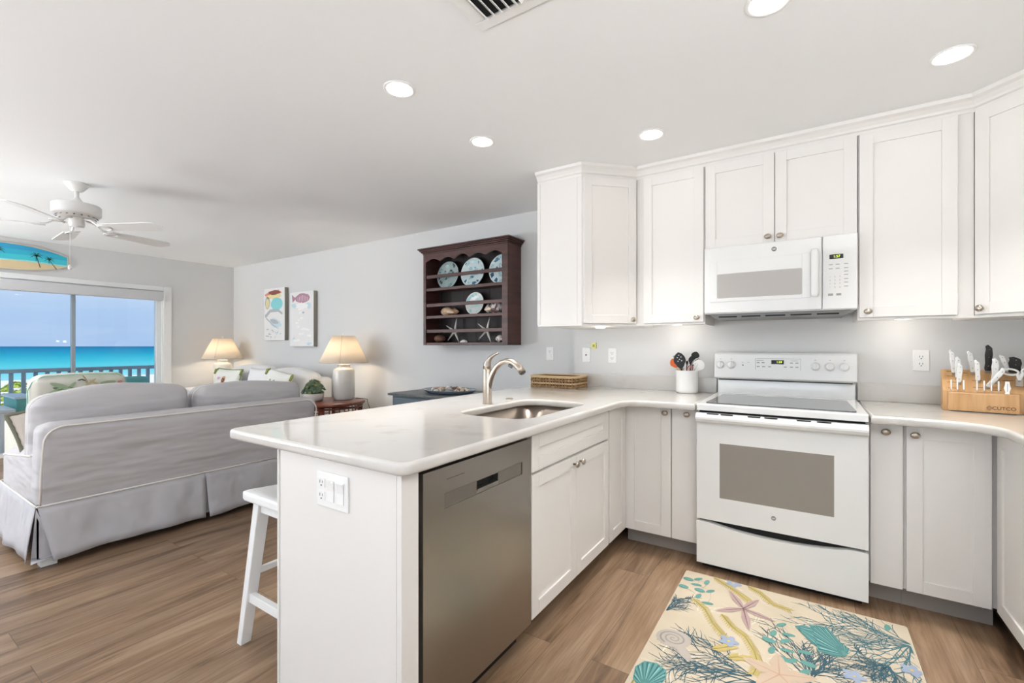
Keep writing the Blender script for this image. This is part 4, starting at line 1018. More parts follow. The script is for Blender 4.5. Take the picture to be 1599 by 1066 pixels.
def conch(label, x_, z_, L_, r_, mt, flip=1, name='conch_shell'):
    pts = []; rr = []
    for k_ in range(13):
        u = k_/12; pts.append((flip*(u-.5)*L_, 0, r_*(.9-.15*u))); rr.append(max(.003, r_*(math.sin(PI*min(1, u*1.25+.12))**.7 if u < .7 else .75*(1-u)/.3+.12)))
    t = thing(name, label, 'shell', (x_, 3.40, z_))
    link('shell_body', G().tube(pts, rr, 18), mt, t)
    link('spire', G().lathe([(r_*.6, 0), (r_*.55, .01), (r_*.35, .014), (r_*.3, .022), (.001, .03)], seg=16, M=T(-flip*L_*.44, 0, r_*.9) @ RY(-flip*PI/2)), mt, t)
    link('aperture', G().ball((.08*L_*flip, -r_*.72, r_*.75), (.26*L_, r_*.22, r_*.26), M=RY(.12*flip)), mat('shell_lip', 'efd9c0', .4), t)
    return t
conch('tan conch shell at the left of the middle shelf', -2.945, 1.531, .21, .048, shell_t)
conch('dark-spotted shell at the right of the middle shelf', -2.432, 1.531, .19, .060, shell_p, -1)
def starfish(label, x_, z_, R_, rot, y_=3.42):
    t = thing('starfish', label, 'starfish', (x_, y_, z_)); g = G()
    for k_ in range(5):
        a = rot+2*PI*k_/5; g.tube([(0, 0, 0), (.35*R_*math.cos(a), -.003, .35*R_*math.sin(a)), (R_*math.cos(a), 0, R_*math.sin(a))], [.014, .012, .003], 8, ry=[.010, .009, .003])
    link('arms', g, star_m, t); return t
starfish('white starfish standing at the left of the bottom shelf', -2.905, 1.378, .128, math.radians(80))
starfish('white starfish standing at the right of the bottom shelf, touching the rail', -2.515, 1.378, .128, math.radians(76))
solo('sea_urchin', G().ball((-3.085, 3.40, 1.308), (.062, .055, .038), seg=24), mat('urchin_brown', '6d4a38', .7, bump=(60, .6, .004, U)), 'brown rounded sea urchin at the left of the bottom shelf', 'sea urchin', loc=(-3.085, 3.40, 1.27))
solo('clam_shell', G().ball((-2.745, 3.36, 1.268), (.042, .028, .026), seg=20), star_m, 'small white shell half lying between the two starfish', 'shell', loc=(-2.745, 3.36, 1.268))
conch('small striped shell at the right end of the bottom shelf', -2.335, 1.270, .10, .036, shell_p, 1)

# ================================================================== SOFAS
def pathtube(g, pts, r=.005): g.tube(pts, r, 6)
def make_sofa(label, loc, rotz, L, cm, cms, D=.90, hb=.80, tilt=.07, cush=(.965, .93)):
    """local: x along the length, back face at y=0 looking -y, seat towards +y"""
    t = thing('sofa', label, 'sofa', loc, rotz)
    lean = lambda p: Vector((p.x, p.y - tilt*max(0, (p.z-.34))/(hb-.34), p.z))
    def bk(p):
        p = lean(p)
        return p
    def back_round(p):
        # upper corners rounded off
        z = p.z; dx = min(p.x, L-p.x)
        if dx < .10 and z > hb-.13:
            pass
        return bk(p)
    link('back', G().soft(0.0, L, 0, .19, .30, hb, r=.055, bulge=(0, .012, .006), n=20, fn=bk), cm, t)
    link('seat_base', G().soft(.02, L-.02, .02, D-.02, .08, .40, r=.03, n=8), cm, t)
    for s in (0, 1):
        x0 = 0 if s == 0 else L-.18
        def ar(p, x0=x0):
            u = max(0, min(1, (p.y-.10)/(D-.12))); p = p.copy()
            p.z -= (.085*u - .012*math.sin(u*PI))*max(0, min(1, (p.z-.30)/.30))
            return p
        link('arm', G().soft(x0-.0, x0+.18, .10, D-.02, .10, .635, r=.055, bulge=(0, .02, .012), n=16, fn=ar), cm, t)
        xo = .002 if s == 0 else L-.002
        P = [(xo + (-.004 if s == 0 else .004), .03+.0*k, .60) for k in range(1)]
        pts = [Vector((xo, yy, .620-.085*max(0, min(1, (yy-.10)/(D-.12)))-.010)) for yy in [.13+(D-.21)*k/14 for k in range(15)]]
        g = G(); pathtube(g, pts); link('arm_piping', g, welt_m, t)
    # back piping: up one side, along the top, down the other
    yb = lambda z: -.006 - tilt*max(0, (z-.34))/(hb-.34)
    pts = [(.012, yb(.345), .345), (.010, yb(.5), .5), (.014, yb(.66), .66)] + [(.014+.09*(1-math.cos(a)), yb(hb-.10)-.002, hb-.105+.09*math.sin(a)) for a in [i*PI/2/7 for i in range(8)]]
    full = pts + [(L-p[0], p[1], p[2]) for p in pts[::-1]]
    g = G(); pathtube(g, full, .0055); pathtube(g, [(-.004, .0+D*k/10, .345) for k in range(11)], .005); pathtube(g, [(0-.004, -.008, .345), (L+.004, -.008, .345)], .0055); pathtube(g, [(L+.004, D*k/10, .345) for k in range(11)], .005)
    pathtube(g, [(0, D, .345), (L, D, .345)], .005)
    link('piping', g, welt_m, t)
    # skirt: flared panels with kick pleats
    def skirt(A, B, nrm, ia, ib, seed, flare=.035):
        A = Vector(A); B = Vector(B); nrm = Vector(nrm); g = G(); nx, nz = 28, 7; rows = []
        rnd = random.Random(seed); ph = [rnd.uniform(0, 6) for _ in range(4)]
        for i in range(nx+1):
            r_ = []
            for j in range(nz+1):
                v = j/nz; u = i/nx
                Lp = (B-A).length; a_ = ia*v; b_ = Lp-ib*v; s_ = a_+(b_-a_)*u
                z = .345-(.345-.035-.012*math.sin(u*PI))*v
                off = .004+flare*v+.010*v*math.sin(9*u+ph[0]+1.5*v)+.006*v*math.sin(21*u+ph[1])
                p = A+(B-A).normalized()*s_+nrm*off; p.z = z; r_.append(g.bm.verts.new(p))
            rows.append(r_)
        for i in range(nx):
            for j in range(nz):
                f = g.bm.faces.new((rows[i][j], rows[i+1][j], rows[i+1][j+1], rows[i][j+1])); f.smooth = True
        link('skirt_panel', g, cms, t, solid=.004, recalc=False)
    skirt((0, 0, 0), (L/2+.0, 0, 0), (0, -1, 0), .06, .010, 1); skirt((L/2, 0, 0), (L, 0, 0), (0, -1, 0), .012, .05, 2)
    skirt((0, 0, 0), (0, D, 0), (-1, 0, 0), .03, .03, 3); skirt((L, 0, 0), (L, D, 0), (1, 0, 0), .05, .05, 4)
    skirt((0, D, 0), (L/2, D, 0), (0, 1, 0), .05, .01, 5, .02); skirt((L/2, D, 0), (L, D, 0), (0, 1, 0), .01, .05, 6, .02)
    link('pleat_lining', G().box(.0, L, .0, .008, .055, .34).box(0, .008, 0, D, .055, .34).box(L-.008, L, 0, D, .055, .34).box(0, L, D-.008, D, .055, .34), cms, t)
    link('corner_pleat', G().face([(.0-.004, -.006, .335), (.09, -.010, .05), (.0-.03, -.034, .045), (-.012, .06, .05)]), cms, t, recalc=False, solid=.003)
    for x_, y_ in ((.05, .04), (L-.05, .04), (.05, D-.05), (L-.05, D-.05)):
        link('foot', G().box(x_-.035, x_+.035, y_-.035, y_+.035, 0, .10), plastic, t, bevel=.004)
    half = (L-.36)/2
    for s in (0, 1):
        a = .19+half*s; b_ = a+half-.02
        link('seat_cushion', G().soft(a, b_, .22, D-.01, .39, .53, r=.04, bulge=(0, 0, .02), n=12), cm, t)
        # back cushion
        x0, x1 = (.005, L*.478) if s == 0 else (L*.50, L-.012)
        hz = cush[s]
        def cf(p, x0=x0, x1=x1, s=s, hz=hz):
            u = (p.x-x0)/(x1-x0); v = (p.z-.52)/(hz-.52); p = p.copy()
            if v > .4: p.z += (.022*math.sin(u*PI*.9+(.2 if s == 0 else .6)) - .030*(1-min(1, u/.35))*(s == 0) - .02*abs(u-.5))*(v-.4)/.6
            p.y -= .03*v
            return p
        cu = link('back_cushion', G().soft(x0, x1, .155, .36, .50, hz, r=.075, bulge=(.004, .03, .006), n=22, fn=cf), cm, t)
        e_ = []
        rr_ = .075; yy_ = .225
        ctl = [(x0-.001, .54+(hz-rr_-.54)*k/8) for k in range(8)]
        ctl += [(x0+rr_-(rr_+.001)*math.cos(a_), hz-rr_+(rr_+.001)*math.sin(a_)) for a_ in [i*PI/2/8 for i in range(9)]]
        ctl += [(x0+rr_+(x1-x0-2*rr_)*k/12, hz+.001) for k in range(1, 12)]
        ctl += [(x1-rr_+(rr_+.001)*math.sin(a_), hz-rr_+(rr_+.001)*math.cos(a_)) for a_ in [i*PI/2/8 for i in range(9)]]
        ctl += [(x1+.001, .54+(hz-rr_-.54)*k/8) for k in range(7, -1, -1)]
        for x_, z_ in ctl: e_.append(cf(Vector((x_, yy_, z_))))
        g = G(); pathtube(g, e_, .0038); link('cushion_piping', g, welt_m, cu)
    return t
make_sofa('grey slipcovered loveseat with white piping, its back to the kitchen', (-3.575, .665, 0), PI/2, 1.675, cloth_g, cloth_gs)
make_sofa('white slipcovered sofa along the back wall under the two canvases', (-4.84, 3.44, 0), PI, 1.86, cloth_w, cloth_w, D=.86, hb=.86, tilt=.0, cush=(.945, .965))

# ------------------------------------------------------------------ scatter cushions
linen = mat('pillow_linen', 'cfc6ba', .95); lin_w = mat('pillow_white', 'eceae2', .95)
grn_f = mat('green_fringe', '97a160', .95); olive_f = mat('olive_fringe', '7c7a68', .95)
def scatter(label, M, w_, h_, t_, ms, deco, fringe=None, name='throw_pillow', fr=.012, corners=None):
    o = M.to_translation(); R = M.to_3x3().to_4x4()
    t = thing(name, label, 'pillow', o)
    link('cover', G().pillow(w_, h_, t_, M=R), ms[0], t)
    if deco:
        g = G(); deco(g, R, t_); link('print', g, ms, t, recalc=False)
    if fringe:
        g = G(); pts = []
        for k in range(64):
            u = k/64*4; s_ = int(u); f = u-s_; A = [(-1, -1), (1, -1), (1, 1), (-1, 1), (-1, -1)]
            x_ = A[s_][0]+(A[s_+1][0]-A[s_][0])*f; z_ = A[s_][1]+(A[s_+1][1]-A[s_][1])*f
            pc = 1-.07*(1-min(abs(x_), abs(z_))**2)
            pts.append(R @ Vector((w_/2*x_*(pc if abs(x_) > .999 else 1), .006*(k % 2)-.003, h_/2*z_*(pc if abs(z_) > .999 else 1))))
        g.tube(pts, fr, 6, close=True); link('fringe', g, fringe, t)
    if corners:
        for sx_ in (-1, 1):
            link('tassel', G().tube([R @ Vector((sx_*w_/2*.96, 0, h_/2*.96)), R @ Vector((sx_*w_/2*1.06, -.02, h_/2*.86)), R @ Vector((sx_*w_/2*1.04, -.03, h_/2*.55))], [.010, .017, .012], 8), corners, t)
    return t
def surf_spot(g, R, t_, w_, h_, x_, z_, a, b_, m_, n=12, side=-1, rot=0, wob=.25, seed=0, lift=.004):
    rnd = random.Random(seed)
    def P(u, v):
        uu, vv = u/(w_/2), v/(h_/2); k = max(0, (1-uu*uu)*(1-vv*vv))**.42
        return R @ Vector((u, side*(t_/2*k+lift), v))
    c_ = g.bm.verts.new(P(x_, z_)); ring_ = []
    for k in range(n):
        th_ = 2*PI*k/n; q = 1+rnd.uniform(-wob, wob); dx_, dz_ = a*q*math.cos(th_), b_*q*math.sin(th_)
        ring_.append(g.bm.verts.new(P(x_+dx_*math.cos(rot)-dz_*math.sin(rot), z_+dx_*math.sin(rot)+dz_*math.cos(rot))))
    for k in range(n):
        f = g.bm.faces.new((c_, ring_[k], ring_[(k+1) % n])); f.material_index = m_; f.smooth = True
pinkm = mat('print_pink', 'c58f88', .9); brownm = mat('print_brown', '6f3f2e', .9); greenm = mat('print_green', '9fb391', .9); greend = mat('print_dark_green', '6f8a66', .9); orangem = mat('print_peach', 'd9a77d', .9); mag = mat('print_magenta', 'c98ab0', .9)
# beige fringed cushion inside the loveseat's near arm
def deco1(g, R, t_):
    for i in range(9): surf_spot(g, R, t_, .40, .40, -.02+.018*i*(1 if i % 2 else -1), -.02-.012*i, .014, .010, 1 if i % 2 else 2, seed=i, side=1)
    for i in range(9): surf_spot(g, R, t_, .40, .40, -.02+.018*i*(1 if i % 2 else -1), -.02-.012*i, .014, .010, 1 if i % 2 else 2, seed=i, side=-1)
scatter('beige cushion with an olive fringe leaning at the near end of the grey loveseat', T(-4.02, .835, .70) @ RZ(math.radians(86)) @ RY(math.radians(-14)) @ RX(math.radians(-8)), .36, .33, .11, [linen, pinkm, brownm], deco1, olive_f, fr=.013)
def deco2(g, R, t_):
    w_, h_ = .52, .42
    surf_spot(g, R, t_, w_, h_, .02, .02, .045, .055, 4, seed=1); surf_spot(g, R, t_, w_, h_, .025, .015, .030, .038, 2, seed=2, lift=.006); surf_spot(g, R, t_, w_, h_, .03, .02, .012, .016, 1, seed=3, lift=.008)
    for i in range(7): surf_spot(g, R, t_, w_, h_, -.17+.013*i, .05-.01*(i % 3), .012, .009, 5, seed=i)
    for i in range(12): surf_spot(g, R, t_, w_, h_, -.06+.02*i, -.08+.05*math.sin(i), .018, .008, 3, seed=i+9, rot=i)
# on the white sofa: local front is -Y so side=-1 prints face the camera
scatter('white cushion with green trim and a round shell motif, in front of the far lamp', T(-6.36, 2.93, .76) @ RX(math.radians(-14)), .64, .36, .13, [lin_w, pinkm, brownm, greenm, orangem, mag], deco2, mat('green_trim', '93a36b', .95), fr=.008, corners=grn_f)
scatter('plain white cushion in the middle of the white sofa', T(-5.65, 2.97, .75) @ RX(math.radians(-12)), .56, .44, .13, [cloth_w], None)
def deco3(g, R, t_):
    for i in range(10): surf_spot(g, R, t_, .46, .42, -.12+.03*i, .06*math.sin(i*2), .02, .012, 1 if i % 3 else 2, seed=i)
scatter('white cushion with yellow-green corner tassels at the right end of the white sofa', T(-5.12, 2.90, .77) @ RX(math.radians(-12)) @ RY(.12), .50, .36, .12, [lin_w, greenm, mat('print_yellow', 'd8cf7a', .9)], deco3, None, corners=grn_f)
# floral armchair
ac = thing('armchair', 'armchair in a white floral fabric with green palm leaves, back to the loveseat', 'armchair', (-5.85, 1.30, 0), PI/2)
flo = mat('floral_fabric', 'd5d3c8', .95, var=('c4cbb4', 3.5, U, .52, .66))
def acf(p):
    p = p.copy(); p.y -= .10*max(0, p.z-.4); return p
link('backrest', G().soft(-.33, .33, -.36, -.20, .30, .985, r=.085, bulge=(0, .03, .012), n=18, fn=acf), flo, ac)
g = G()
def sp(x_, z_, a, b_, m_, rot, seed=0):
    rnd = random.Random(seed); n = 12; y_ = -.40-.10*(z_-.4)
    P = [Vector((x_+a*math.cos(2*PI*k/n)*math.cos(rot)-b_*math.sin(2*PI*k/n)*math.sin(rot), y_-.0, z_+a*math.cos(2*PI*k/n)*math.sin(rot)+b_*math.sin(2*PI*k/n)*math.cos(rot))) for k in range(n)]
    for p in P: p.y = -.366-.10*(p.z-.4)-.033*max(0, (1-(p.x/.33)**2))*max(0, 1-((p.z-.64)/.345)**2)-.004+ .06*max(0, (p.z-.93)/.055)**2
    g.face(P, m_)
for i, (x_, z_, a, b_, m_, r_) in enumerate([(-.15, .89, .07, .018, 0, -.4), (-.12, .86, .08, .014, 1, -.2), (-.17, .85, .07, .016, 0, .5), (-.08, .88, .05, .014, 0, .9), (-.05, .85, .06, .012, 1, -.5), (.02, .92, .008, .06, 2, .3), (.05, .91, .05, .010, 2, .7), (.08, .90, .05, .010, 2, -.6), (.17, .90, .06, .016, 0, .1), (.21, .88, .06, .014, 3, -.2), (.26, .90, .02, .014, 4, 0), (-.02, .935, .02, .006, 5, .3), (0, .932, .02, .006, 5, -.4), (-.2, .7, .09, .02, 0, .6), (.1, .7, .09, .02, 1, -.6)]): sp(x_, z_, a, b_, m_, r_)
link('leaf_print', g, [greenm, greend, mat('print_tan', 'c2b48e', .9), mat('print_olive', 'b3b069', .9), pinkm, mat('print_ink', '4c5a50', .9)], ac, recalc=False)
link('piping', G().tube([(-.325, -.32, .4), (-.335, -.36, .86), (-.31, -.375, .93), (-.25, -.39, .975), (0, -.40, .985), (.25, -.39, .975), (.31, -.375, .93), (.335, -.36, .86), (.325, -.32, .4)], .005, 6), mat('aqua_piping', 'a8cfc2', .9), ac)
link('seat', G().soft(-.30, .30, -.24, .42, .30, .48, r=.05, n=10), flo, ac)
link('arm', G().soft(-.36, -.28, -.20, .38, .12, .58, r=.035, n=8), flo, ac); link('arm', G().soft(.28, .36, -.20, .38, .12, .58, r=.035, n=8), flo, ac)
link('seat_frame', G().box(-.30, .30, -.26, .36, .10, .31), flo, ac)
for x_, y_ in ((-.28, -.24), (.28, -.24), (-.28, .33), (.28, .33)): link('leg', G().box(x_-.02, x_+.02, y_-.02, y_+.02, 0, .12), mat('light_leg', 'b89b78', .5), ac)

# ------------------------------------------------------------------ tables, lamps, plant
def lamp(label, loc, sc, glaze, warm, pw=7):
    t = thing('table_lamp', label, 'table lamp', loc)
    z = lambda v: v*sc
    oct_ = lambda r: r
    link('ceramic_base', G().lathe([(.095, 0), (.100, .004), (.102, .014), (.113, .03), (.115, .30), (.108, .325), (.088, .340), (.066, .350), (.062, .362), (.068, .376), (.068, .384), (.020, .386)], seg=40), glaze, t)
    link('socket_stem', G().lathe([(.012, .384), (.012, .42), (.018, .425), (.018, .45), (.0005, .452)], seg=16), nickel, t)
    g = G(); prof = [(.252, .402), (.115, .690)]
    for r_, z_ in prof: pass
    seg = 8; n = 48
    A = [g.bm.verts.new((.254*math.cos(2*PI*k/n), .254*math.sin(2*PI*k/n), .402)) for k in range(n)]; B = [g.bm.verts.new((.118*math.cos(2*PI*k/n), .118*math.sin(2*PI*k/n), .690)) for k in range(n)]
    for k in range(n): f = g.bm.faces.new((A[k], A[(k+1) % n], B[(k+1) % n], B[k])); f.smooth = True
    s_ = link('lamp_shade', g, shade_m, t, solid=.003)
    g = G().tube([(.254*math.cos(2*PI*k/40), .254*math.sin(2*PI*k/40), .402) for k in range(40)], .003, 6, close=True).tube([(.118*math.cos(2*PI*k/40), .118*math.sin(2*PI*k/40), .690) for k in range(40)], .003, 6, close=True)
    for a in (-1.35, -1.35+PI*.5, -1.35+PI, -1.35+PI*1.5): 
        a += .55; g.tube([(.255*math.cos(a), .255*math.sin(a), .402), (.119*math.cos(a), .119*math.sin(a), .690)], .002, 5)
    link('shade_trim', g, mat('shade_trim', 'cdb89a', .8), s_)
    link('spider', G().box(-.118, .118, -.002, .002, .684, .688).box(-.002, .002, -.118, .118, .684, .688), nickel, s_)
    link('finial', G().lathe([(.004, .686), (.004, .698), (.009, .702), (.010, .712), (.005, .718), (.0005, .719)], seg=16), plastic, t)
    link('bulb', G().lathe([(.012, .45), (.016, .47), (.030, .50), (.033, .525), (.026, .552), (.010, .566), (.0005, .567)], seg=20), mat('bulb_glow', 'fff0d8', .4, emis=('ffe3b8', 12)), t)
    l_ = light('bulb_lamp', 'POINT', (loc[0], loc[1], loc[2]+.50), (0, 0, 0), pw, (1, .87, .70), shadow_soft_size=.05)
    return t
bulb_note = None
glz1 = mat('ceramic_grey_white', 'd9d6d0', .25, coat=.5); glz2 = mat('ceramic_warm_white', 'eeeae0', .3, coat=.4)
tz = .652
lamp('table lamp with a grey-white ceramic base on the round cherry table', (-4.276, 3.165, tz), 1, glz1, 1)
lamp('table lamp with a warm white base in the far corner by the sliding door', (-7.06, 3.19, tz), 1, glz2, 1)
# round cherry table
rt = thing('round_table', 'round cherry wood side table with an open fretwork apron', 'side table', (-4.30, 2.985, 0))
link('table_top', G().lathe([(.35, .618), (.372, .622), (.378, .632), (.375, .646), (.365, .652), (.0005, .652)], seg=56), cherry, rt)
g = G(); 
for z_ in (.598, .535): g.tube([(.345*math.cos(2*PI*k/56), .345*math.sin(2*PI*k/56), z_) for k in range(56)], .011, 6, close=True, ry=.010)
for k in range(44):
    a = 2*PI*k/44; g.tube([(.345*math.cos(a), .345*math.sin(a), .535), (.345*math.cos(a), .345*math.sin(a), .612)], .006, 6)
    if k % 2: 
        b_ = 2*PI*(k+1)/44; g.tube([(.345*math.cos(a), .345*math.sin(a), .567), (.345*math.cos(b_), .345*math.sin(b_), .567)], .005, 5)
link('fretwork_apron', g, cherry, rt)
link('lower_shelf', G().lathe([(.30, .18), (.30, .20), (.0005, .20)], seg=40), cherry, rt)
for k in range(4):
    a = PI/4+PI/2*k; link('leg', G().tube([(.33*math.cos(a), .33*math.sin(a), .62), (.335*math.cos(a), .335*math.sin(a), .3), (.33*math.cos(a), .33*math.sin(a), 0)], [.022, .017, .020], 8), cherry, rt)
solo('lamp_cord', G().tube([(-4.20, 3.27, .657), (-4.10, 3.30, .657), (-4.0, 3.26, .657), (-3.955, 3.22, .655), (-3.93, 3.21, .62), (-3.90, 3.24, .5), (-3.88, 3.35, .2), (-3.87, 3.46, .05)], .004, 6), mat('brown_cord', '6b5544', .6), 'brown lamp cord trailing over the edge of the round table', 'cord', loc=(-4.2, 3.27, .657))
# succulent
po = thing('potted_succulent', 'bushy green succulent in a low grey pot on the round table', 'plant', (-4.42, 2.90, .652))
link('pot', G().lathe([(.075, 0), (.085, .005), (.098, .03), (.102, .075), (.097, .080), (.092, .070), (.0005, .068)], seg=32), mat('pot_grey', 'c6c0ba', .6), po)
suc = mat('succulent_green', '4f6650', .5, var=('6f8468', 18, U, .4, .65)); suc2 = mat('succulent_yellow', '8c8f55', .5)
g = G(); random.seed(7)
for k in range(90):
    a = random.uniform(0, 2*PI); q = math.sqrt(random.random()); hh = .085+.115*(1-q*q)+random.uniform(-.02, .015); M = T(.11*q*math.cos(a), .10*q*math.sin(a), hh)@ RZ(a) @ RY(.2+.9*q)
    for j in range(6):
        M2 = M @ RZ(2*PI*j/6) @ RY(.7); g.tube([M2 @ Vector((0, 0, 0)), M2 @ Vector((0, 0, .014)), M2 @ Vector((0, 0, .028))], [.004, .0075, .001], 5, m=1 if k % 11 == 0 else 0)
link('foliage', g, [suc, suc2], po, recalc=False)
link('stems', G().lathe([(.07, .06), (.08, .10), (.06, .15), (.02, .17), (.0005, .17)], seg=16), suc, po)
# white lamp table in the corner
wt = thing('side_table', 'white square side table in the corner under the far lamp', 'side table', (-7.03, 3.10, 0))
link('table_top', G().box(-.34, .30, -.36, .34, .625, .652), trim_m, wt, bevel=.004)
link('apron', G().box(-.31, .27, -.33, .31, .55, .625), trim_m, wt)
link('shelf', G().box(-.31, .27, -.33, .31, .2, .225), trim_m, wt)
for x_ in (-.31, .23):
    for y_ in (-.33, .27): link('leg', G().box(x_, x_+.045, y_, y_+.045, 0, .55), trim_m, wt, bevel=.002)
# buffet under the plate rack
bf = thing('buffet', 'blue-grey painted buffet chest against the wall below the plate rack', 'chest', (-2.74, 3.20, 0), world=True)
link('top', G().box(-3.285, -2.19, 2.905, 3.495, .778, .80), mat('buffet_top', '6a6c6b', .4, var=('565a5c', 3, (8, 1, 1), .4, .7)), bf, bevel=.003)
link('body', G().box(-3.255, -2.22, 2.94, 3.49, .10, .777), bluegrey, bf, bevel=.002)
for i in range(3):
    dd = link('drawer', G().box(-3.225+.335*i, -2.90+.335*i, 2.928, 2.94, .60, .755), bluegrey, bf, bevel=.003)
    link('knob', G().ball((-3.062+.335*i, 2.915, .68), .014, seg=12), black_m, dd)
    dd = link('door', G().box(-3.225+.335*i, -2.90+.335*i, 2.928, 2.94, .13, .585), bluegrey, bf, bevel=.003)
for x_ in (-3.25, -2.27):
    for y_ in (2.95, 3.43): link('leg', G().box(x_, x_+.045, y_, y_+.045, 0, .10), bluegrey, bf)
ty = thing('serving_tray', 'blue-grey oval tray full of small shells on the buffet', 'tray', (-2.80, 3.22, .801))
link('dish', G().lathe([(.20, 0), (.235, .004), (.275, .028), (.285, .034), (.27, .032), (.225, .012), (.0005, .010)], seg=48, sx=1.0, sy=.72), mat('tray_glaze', '8592a0', .25, coat=.4), ty)
sm = [mat('shell_a', 'd9c6ae', .6), mat('shell_b', 'a98a6f', .6), mat('shell_c', 'ece2d6', .6), mat('shell_d', '8b6f63', .6)]
protos = []
random.seed(11)
for k in range(46):
    a = random.uniform(0, 2*PI); q = math.sqrt(random.random())*.82
    x_, y_ = -2.80+.235*q*math.cos(a), 3.22+.165*q*math.sin(a)
    zz = .801+.022+.030*(1-q)*random.random(); ro = random.uniform(0, 6)
    if k < 4:
        g = G().tube([(-.026, 0, 0), (-.016, 0, .003), (0, 0, .004), (.016, 0, .002), (.027, 0, 0)], [.003, .010, .013, .008, .002], 9)
        o = solo('small_shell', g, sm[k], '', 'shell', 'small shells heaped in the tray'); protos.append(o)
    else:
        o = dup(protos[k % 4])
    o['label'] = ['pale tan', 'brown', 'cream white', 'dark brown'][k % 4]+' small spiral shell heaped in the blue-grey tray'
    o['group'] = ['pale tan', 'brown', 'cream white', 'dark brown'][k % 4]+' small shells in the tray'
    o.location = (x_, y_, zz); o.rotation_euler = (random.uniform(-.4, .4), random.uniform(-.5, .5), ro)

# ------------------------------------------------------------------ bar stools
def stool(label, x_, y_):
    t = thing('bar_stool', label, 'stool', (x_, y_, 0))
    def sf(p):
        p = p.copy(); 
        if p.z > .63: p.z -= .012*max(0, 1-(p.y/.2)**2)
        return p
    link('seat', G().soft(-.145, .145, -.22, .22, .605, .65, r=.014, n=12, fn=sf), trim_m, t)
    tops = {}
    for sx_ in (-1, 1):
        for sy_ in (-1, 1):
            A = Vector((sx_*.085, sy_*.165, .612)); B = Vector((sx_*.185, sy_*.19, 0)); tops[(sx_, sy_)] = (A, B)
            g = G(); v = []
            for P_, wx, wy in ((A, .020, .026), (B, .017, .021)):
                v.append([g.bm.verts.new(P_+Vector((a*wx, b_*wy, 0))) for a, b_ in ((-1, -1), (1, -1), (1, 1), (-1, 1))])
            g.bm.faces.new(v[0][::-1]); g.bm.faces.new(v[1])
            for k in range(4): g.bm.faces.new((v[0][k], v[0][(k+1) % 4], v[1][(k+1) % 4], v[1][k]))
            link('leg', g, trim_m, t, bevel=.003)
    def at(k, z):
        A, B = tops[k]; return B+(A-B)*(z/A.z)
    for sy_ in (-1, 1):
        a, b_ = at((-1, sy_), .20), at((1, sy_), .20); link('stretcher', G().box(a.x, b_.x, a.y-.012, a.y+.012, .182, .218), trim_m, t, bevel=.002)
    for sx_ in (-1, 1):
        a, b_ = at((sx_, -1), .30), at((sx_, 1), .30); link('stretcher', G().box(a.x-.009, a.x+.009, a.y, b_.y, .288, .312), trim_m, t, bevel=.002)
    link('apron', G().box(-.085, .085, -.18, -.155, .56, .606).box(-.085, .085, .155, .18, .56, .606), trim_m, t)
    return t
stool('white wooden bar stool tucked under the peninsula overhang', -1.79, 1.165)
s2_ = stool('second white bar stool farther along, hidden behind the peninsula', -1.79, 2.05)

# ================================================================== RUG
rug = thing('kitchen_rug', 'cream kitchen rug printed with teal coral, starfish and seashells', 'rug', (-.105, 1.87, 0), world=True)
RX0, RX1, RY0, RY1 = -.565, .358, 1.10, 2.612
link('mat_base', G().prism(fillet_poly([(RX0, RY0, .012), (RX1, RY0, .012), (RX1, RY1, .012), (RX0, RY1, .012)]), .0005, .0075), mat('rug_cream', 'c6b9a3', .9, var=('bbae97', 3, U, .45, .7)), rug, bevel=.002)
LEAF = [(-0.533, 2.512), (-0.49, 2.54), (-0.446, 2.529), (-0.487, 2.475), (-0.462, 2.428), (-0.415, 2.446), (-0.456, 2.367), (-0.407, 2.325), (-0.539, 2.422), (-0.104, 2.323), (-0.129, 2.237), (-0.075, 2.259), (-0.142, 2.175), (-0.085, 2.204), (-0.128, 2.109), (-0.075, 2.14), (-0.091, 2.074), (-0.056, 2.082), (0.284, 2.553), (-0.015, 2.166), (-0.004, 2.092), (-0.014, 2.036)]
STAR = [(-0.34, 2.511), (-0.203, 2.495), (-0.126, 2.333), (-0.217, 2.197), (-0.367, 2.277)]; STARC = (-0.259, 2.369)
FROND = [[(-0.474, 2.33), (-0.41, 2.27), (-0.359, 2.17), (-0.303, 2.096), (-0.27, 2.074)], [(-0.337, 2.265), (-0.285, 2.19), (-0.228, 2.145), (-0.187, 2.062), (-0.165, 1.985), (-0.177, 1.913)], [(-0.423, 2.60), (-0.359, 2.553), (-0.29, 2.497), (-0.247, 2.455)], [(-0.262, 2.600), (-0.208, 2.563), (-0.155, 2.492), (-0.073, 2.469)], [(-0.329, 1.986), (-0.296, 2.016), (-0.264, 2.053)], [(-0.268, 1.963), (-0.239, 1.989), (-0.201, 1.999)], [(-.54, 1.66), (-.545, 1.55), (-.50, 1.42)], [(.2, 1.75), (.1, 1.6), (.05, 1.45)]]
FLOWER = [(-0.281, 2.075), (-0.329, 2.59), (0.138, 2.109), (0.324, 2.265), (-.3, 1.45), (.2, 1.4)]
SHELL = [(-0.056, 2.345), (-0.0, 2.255), (0.029, 2.202), (0.086, 2.201), (0.118, 2.222), (0.137, 2.288), (0.105, 2.324), (0.085, 2.37), (0.063, 2.409), (0.024, 2.406), (-0.002, 2.38), (-0.008, 2.335)]
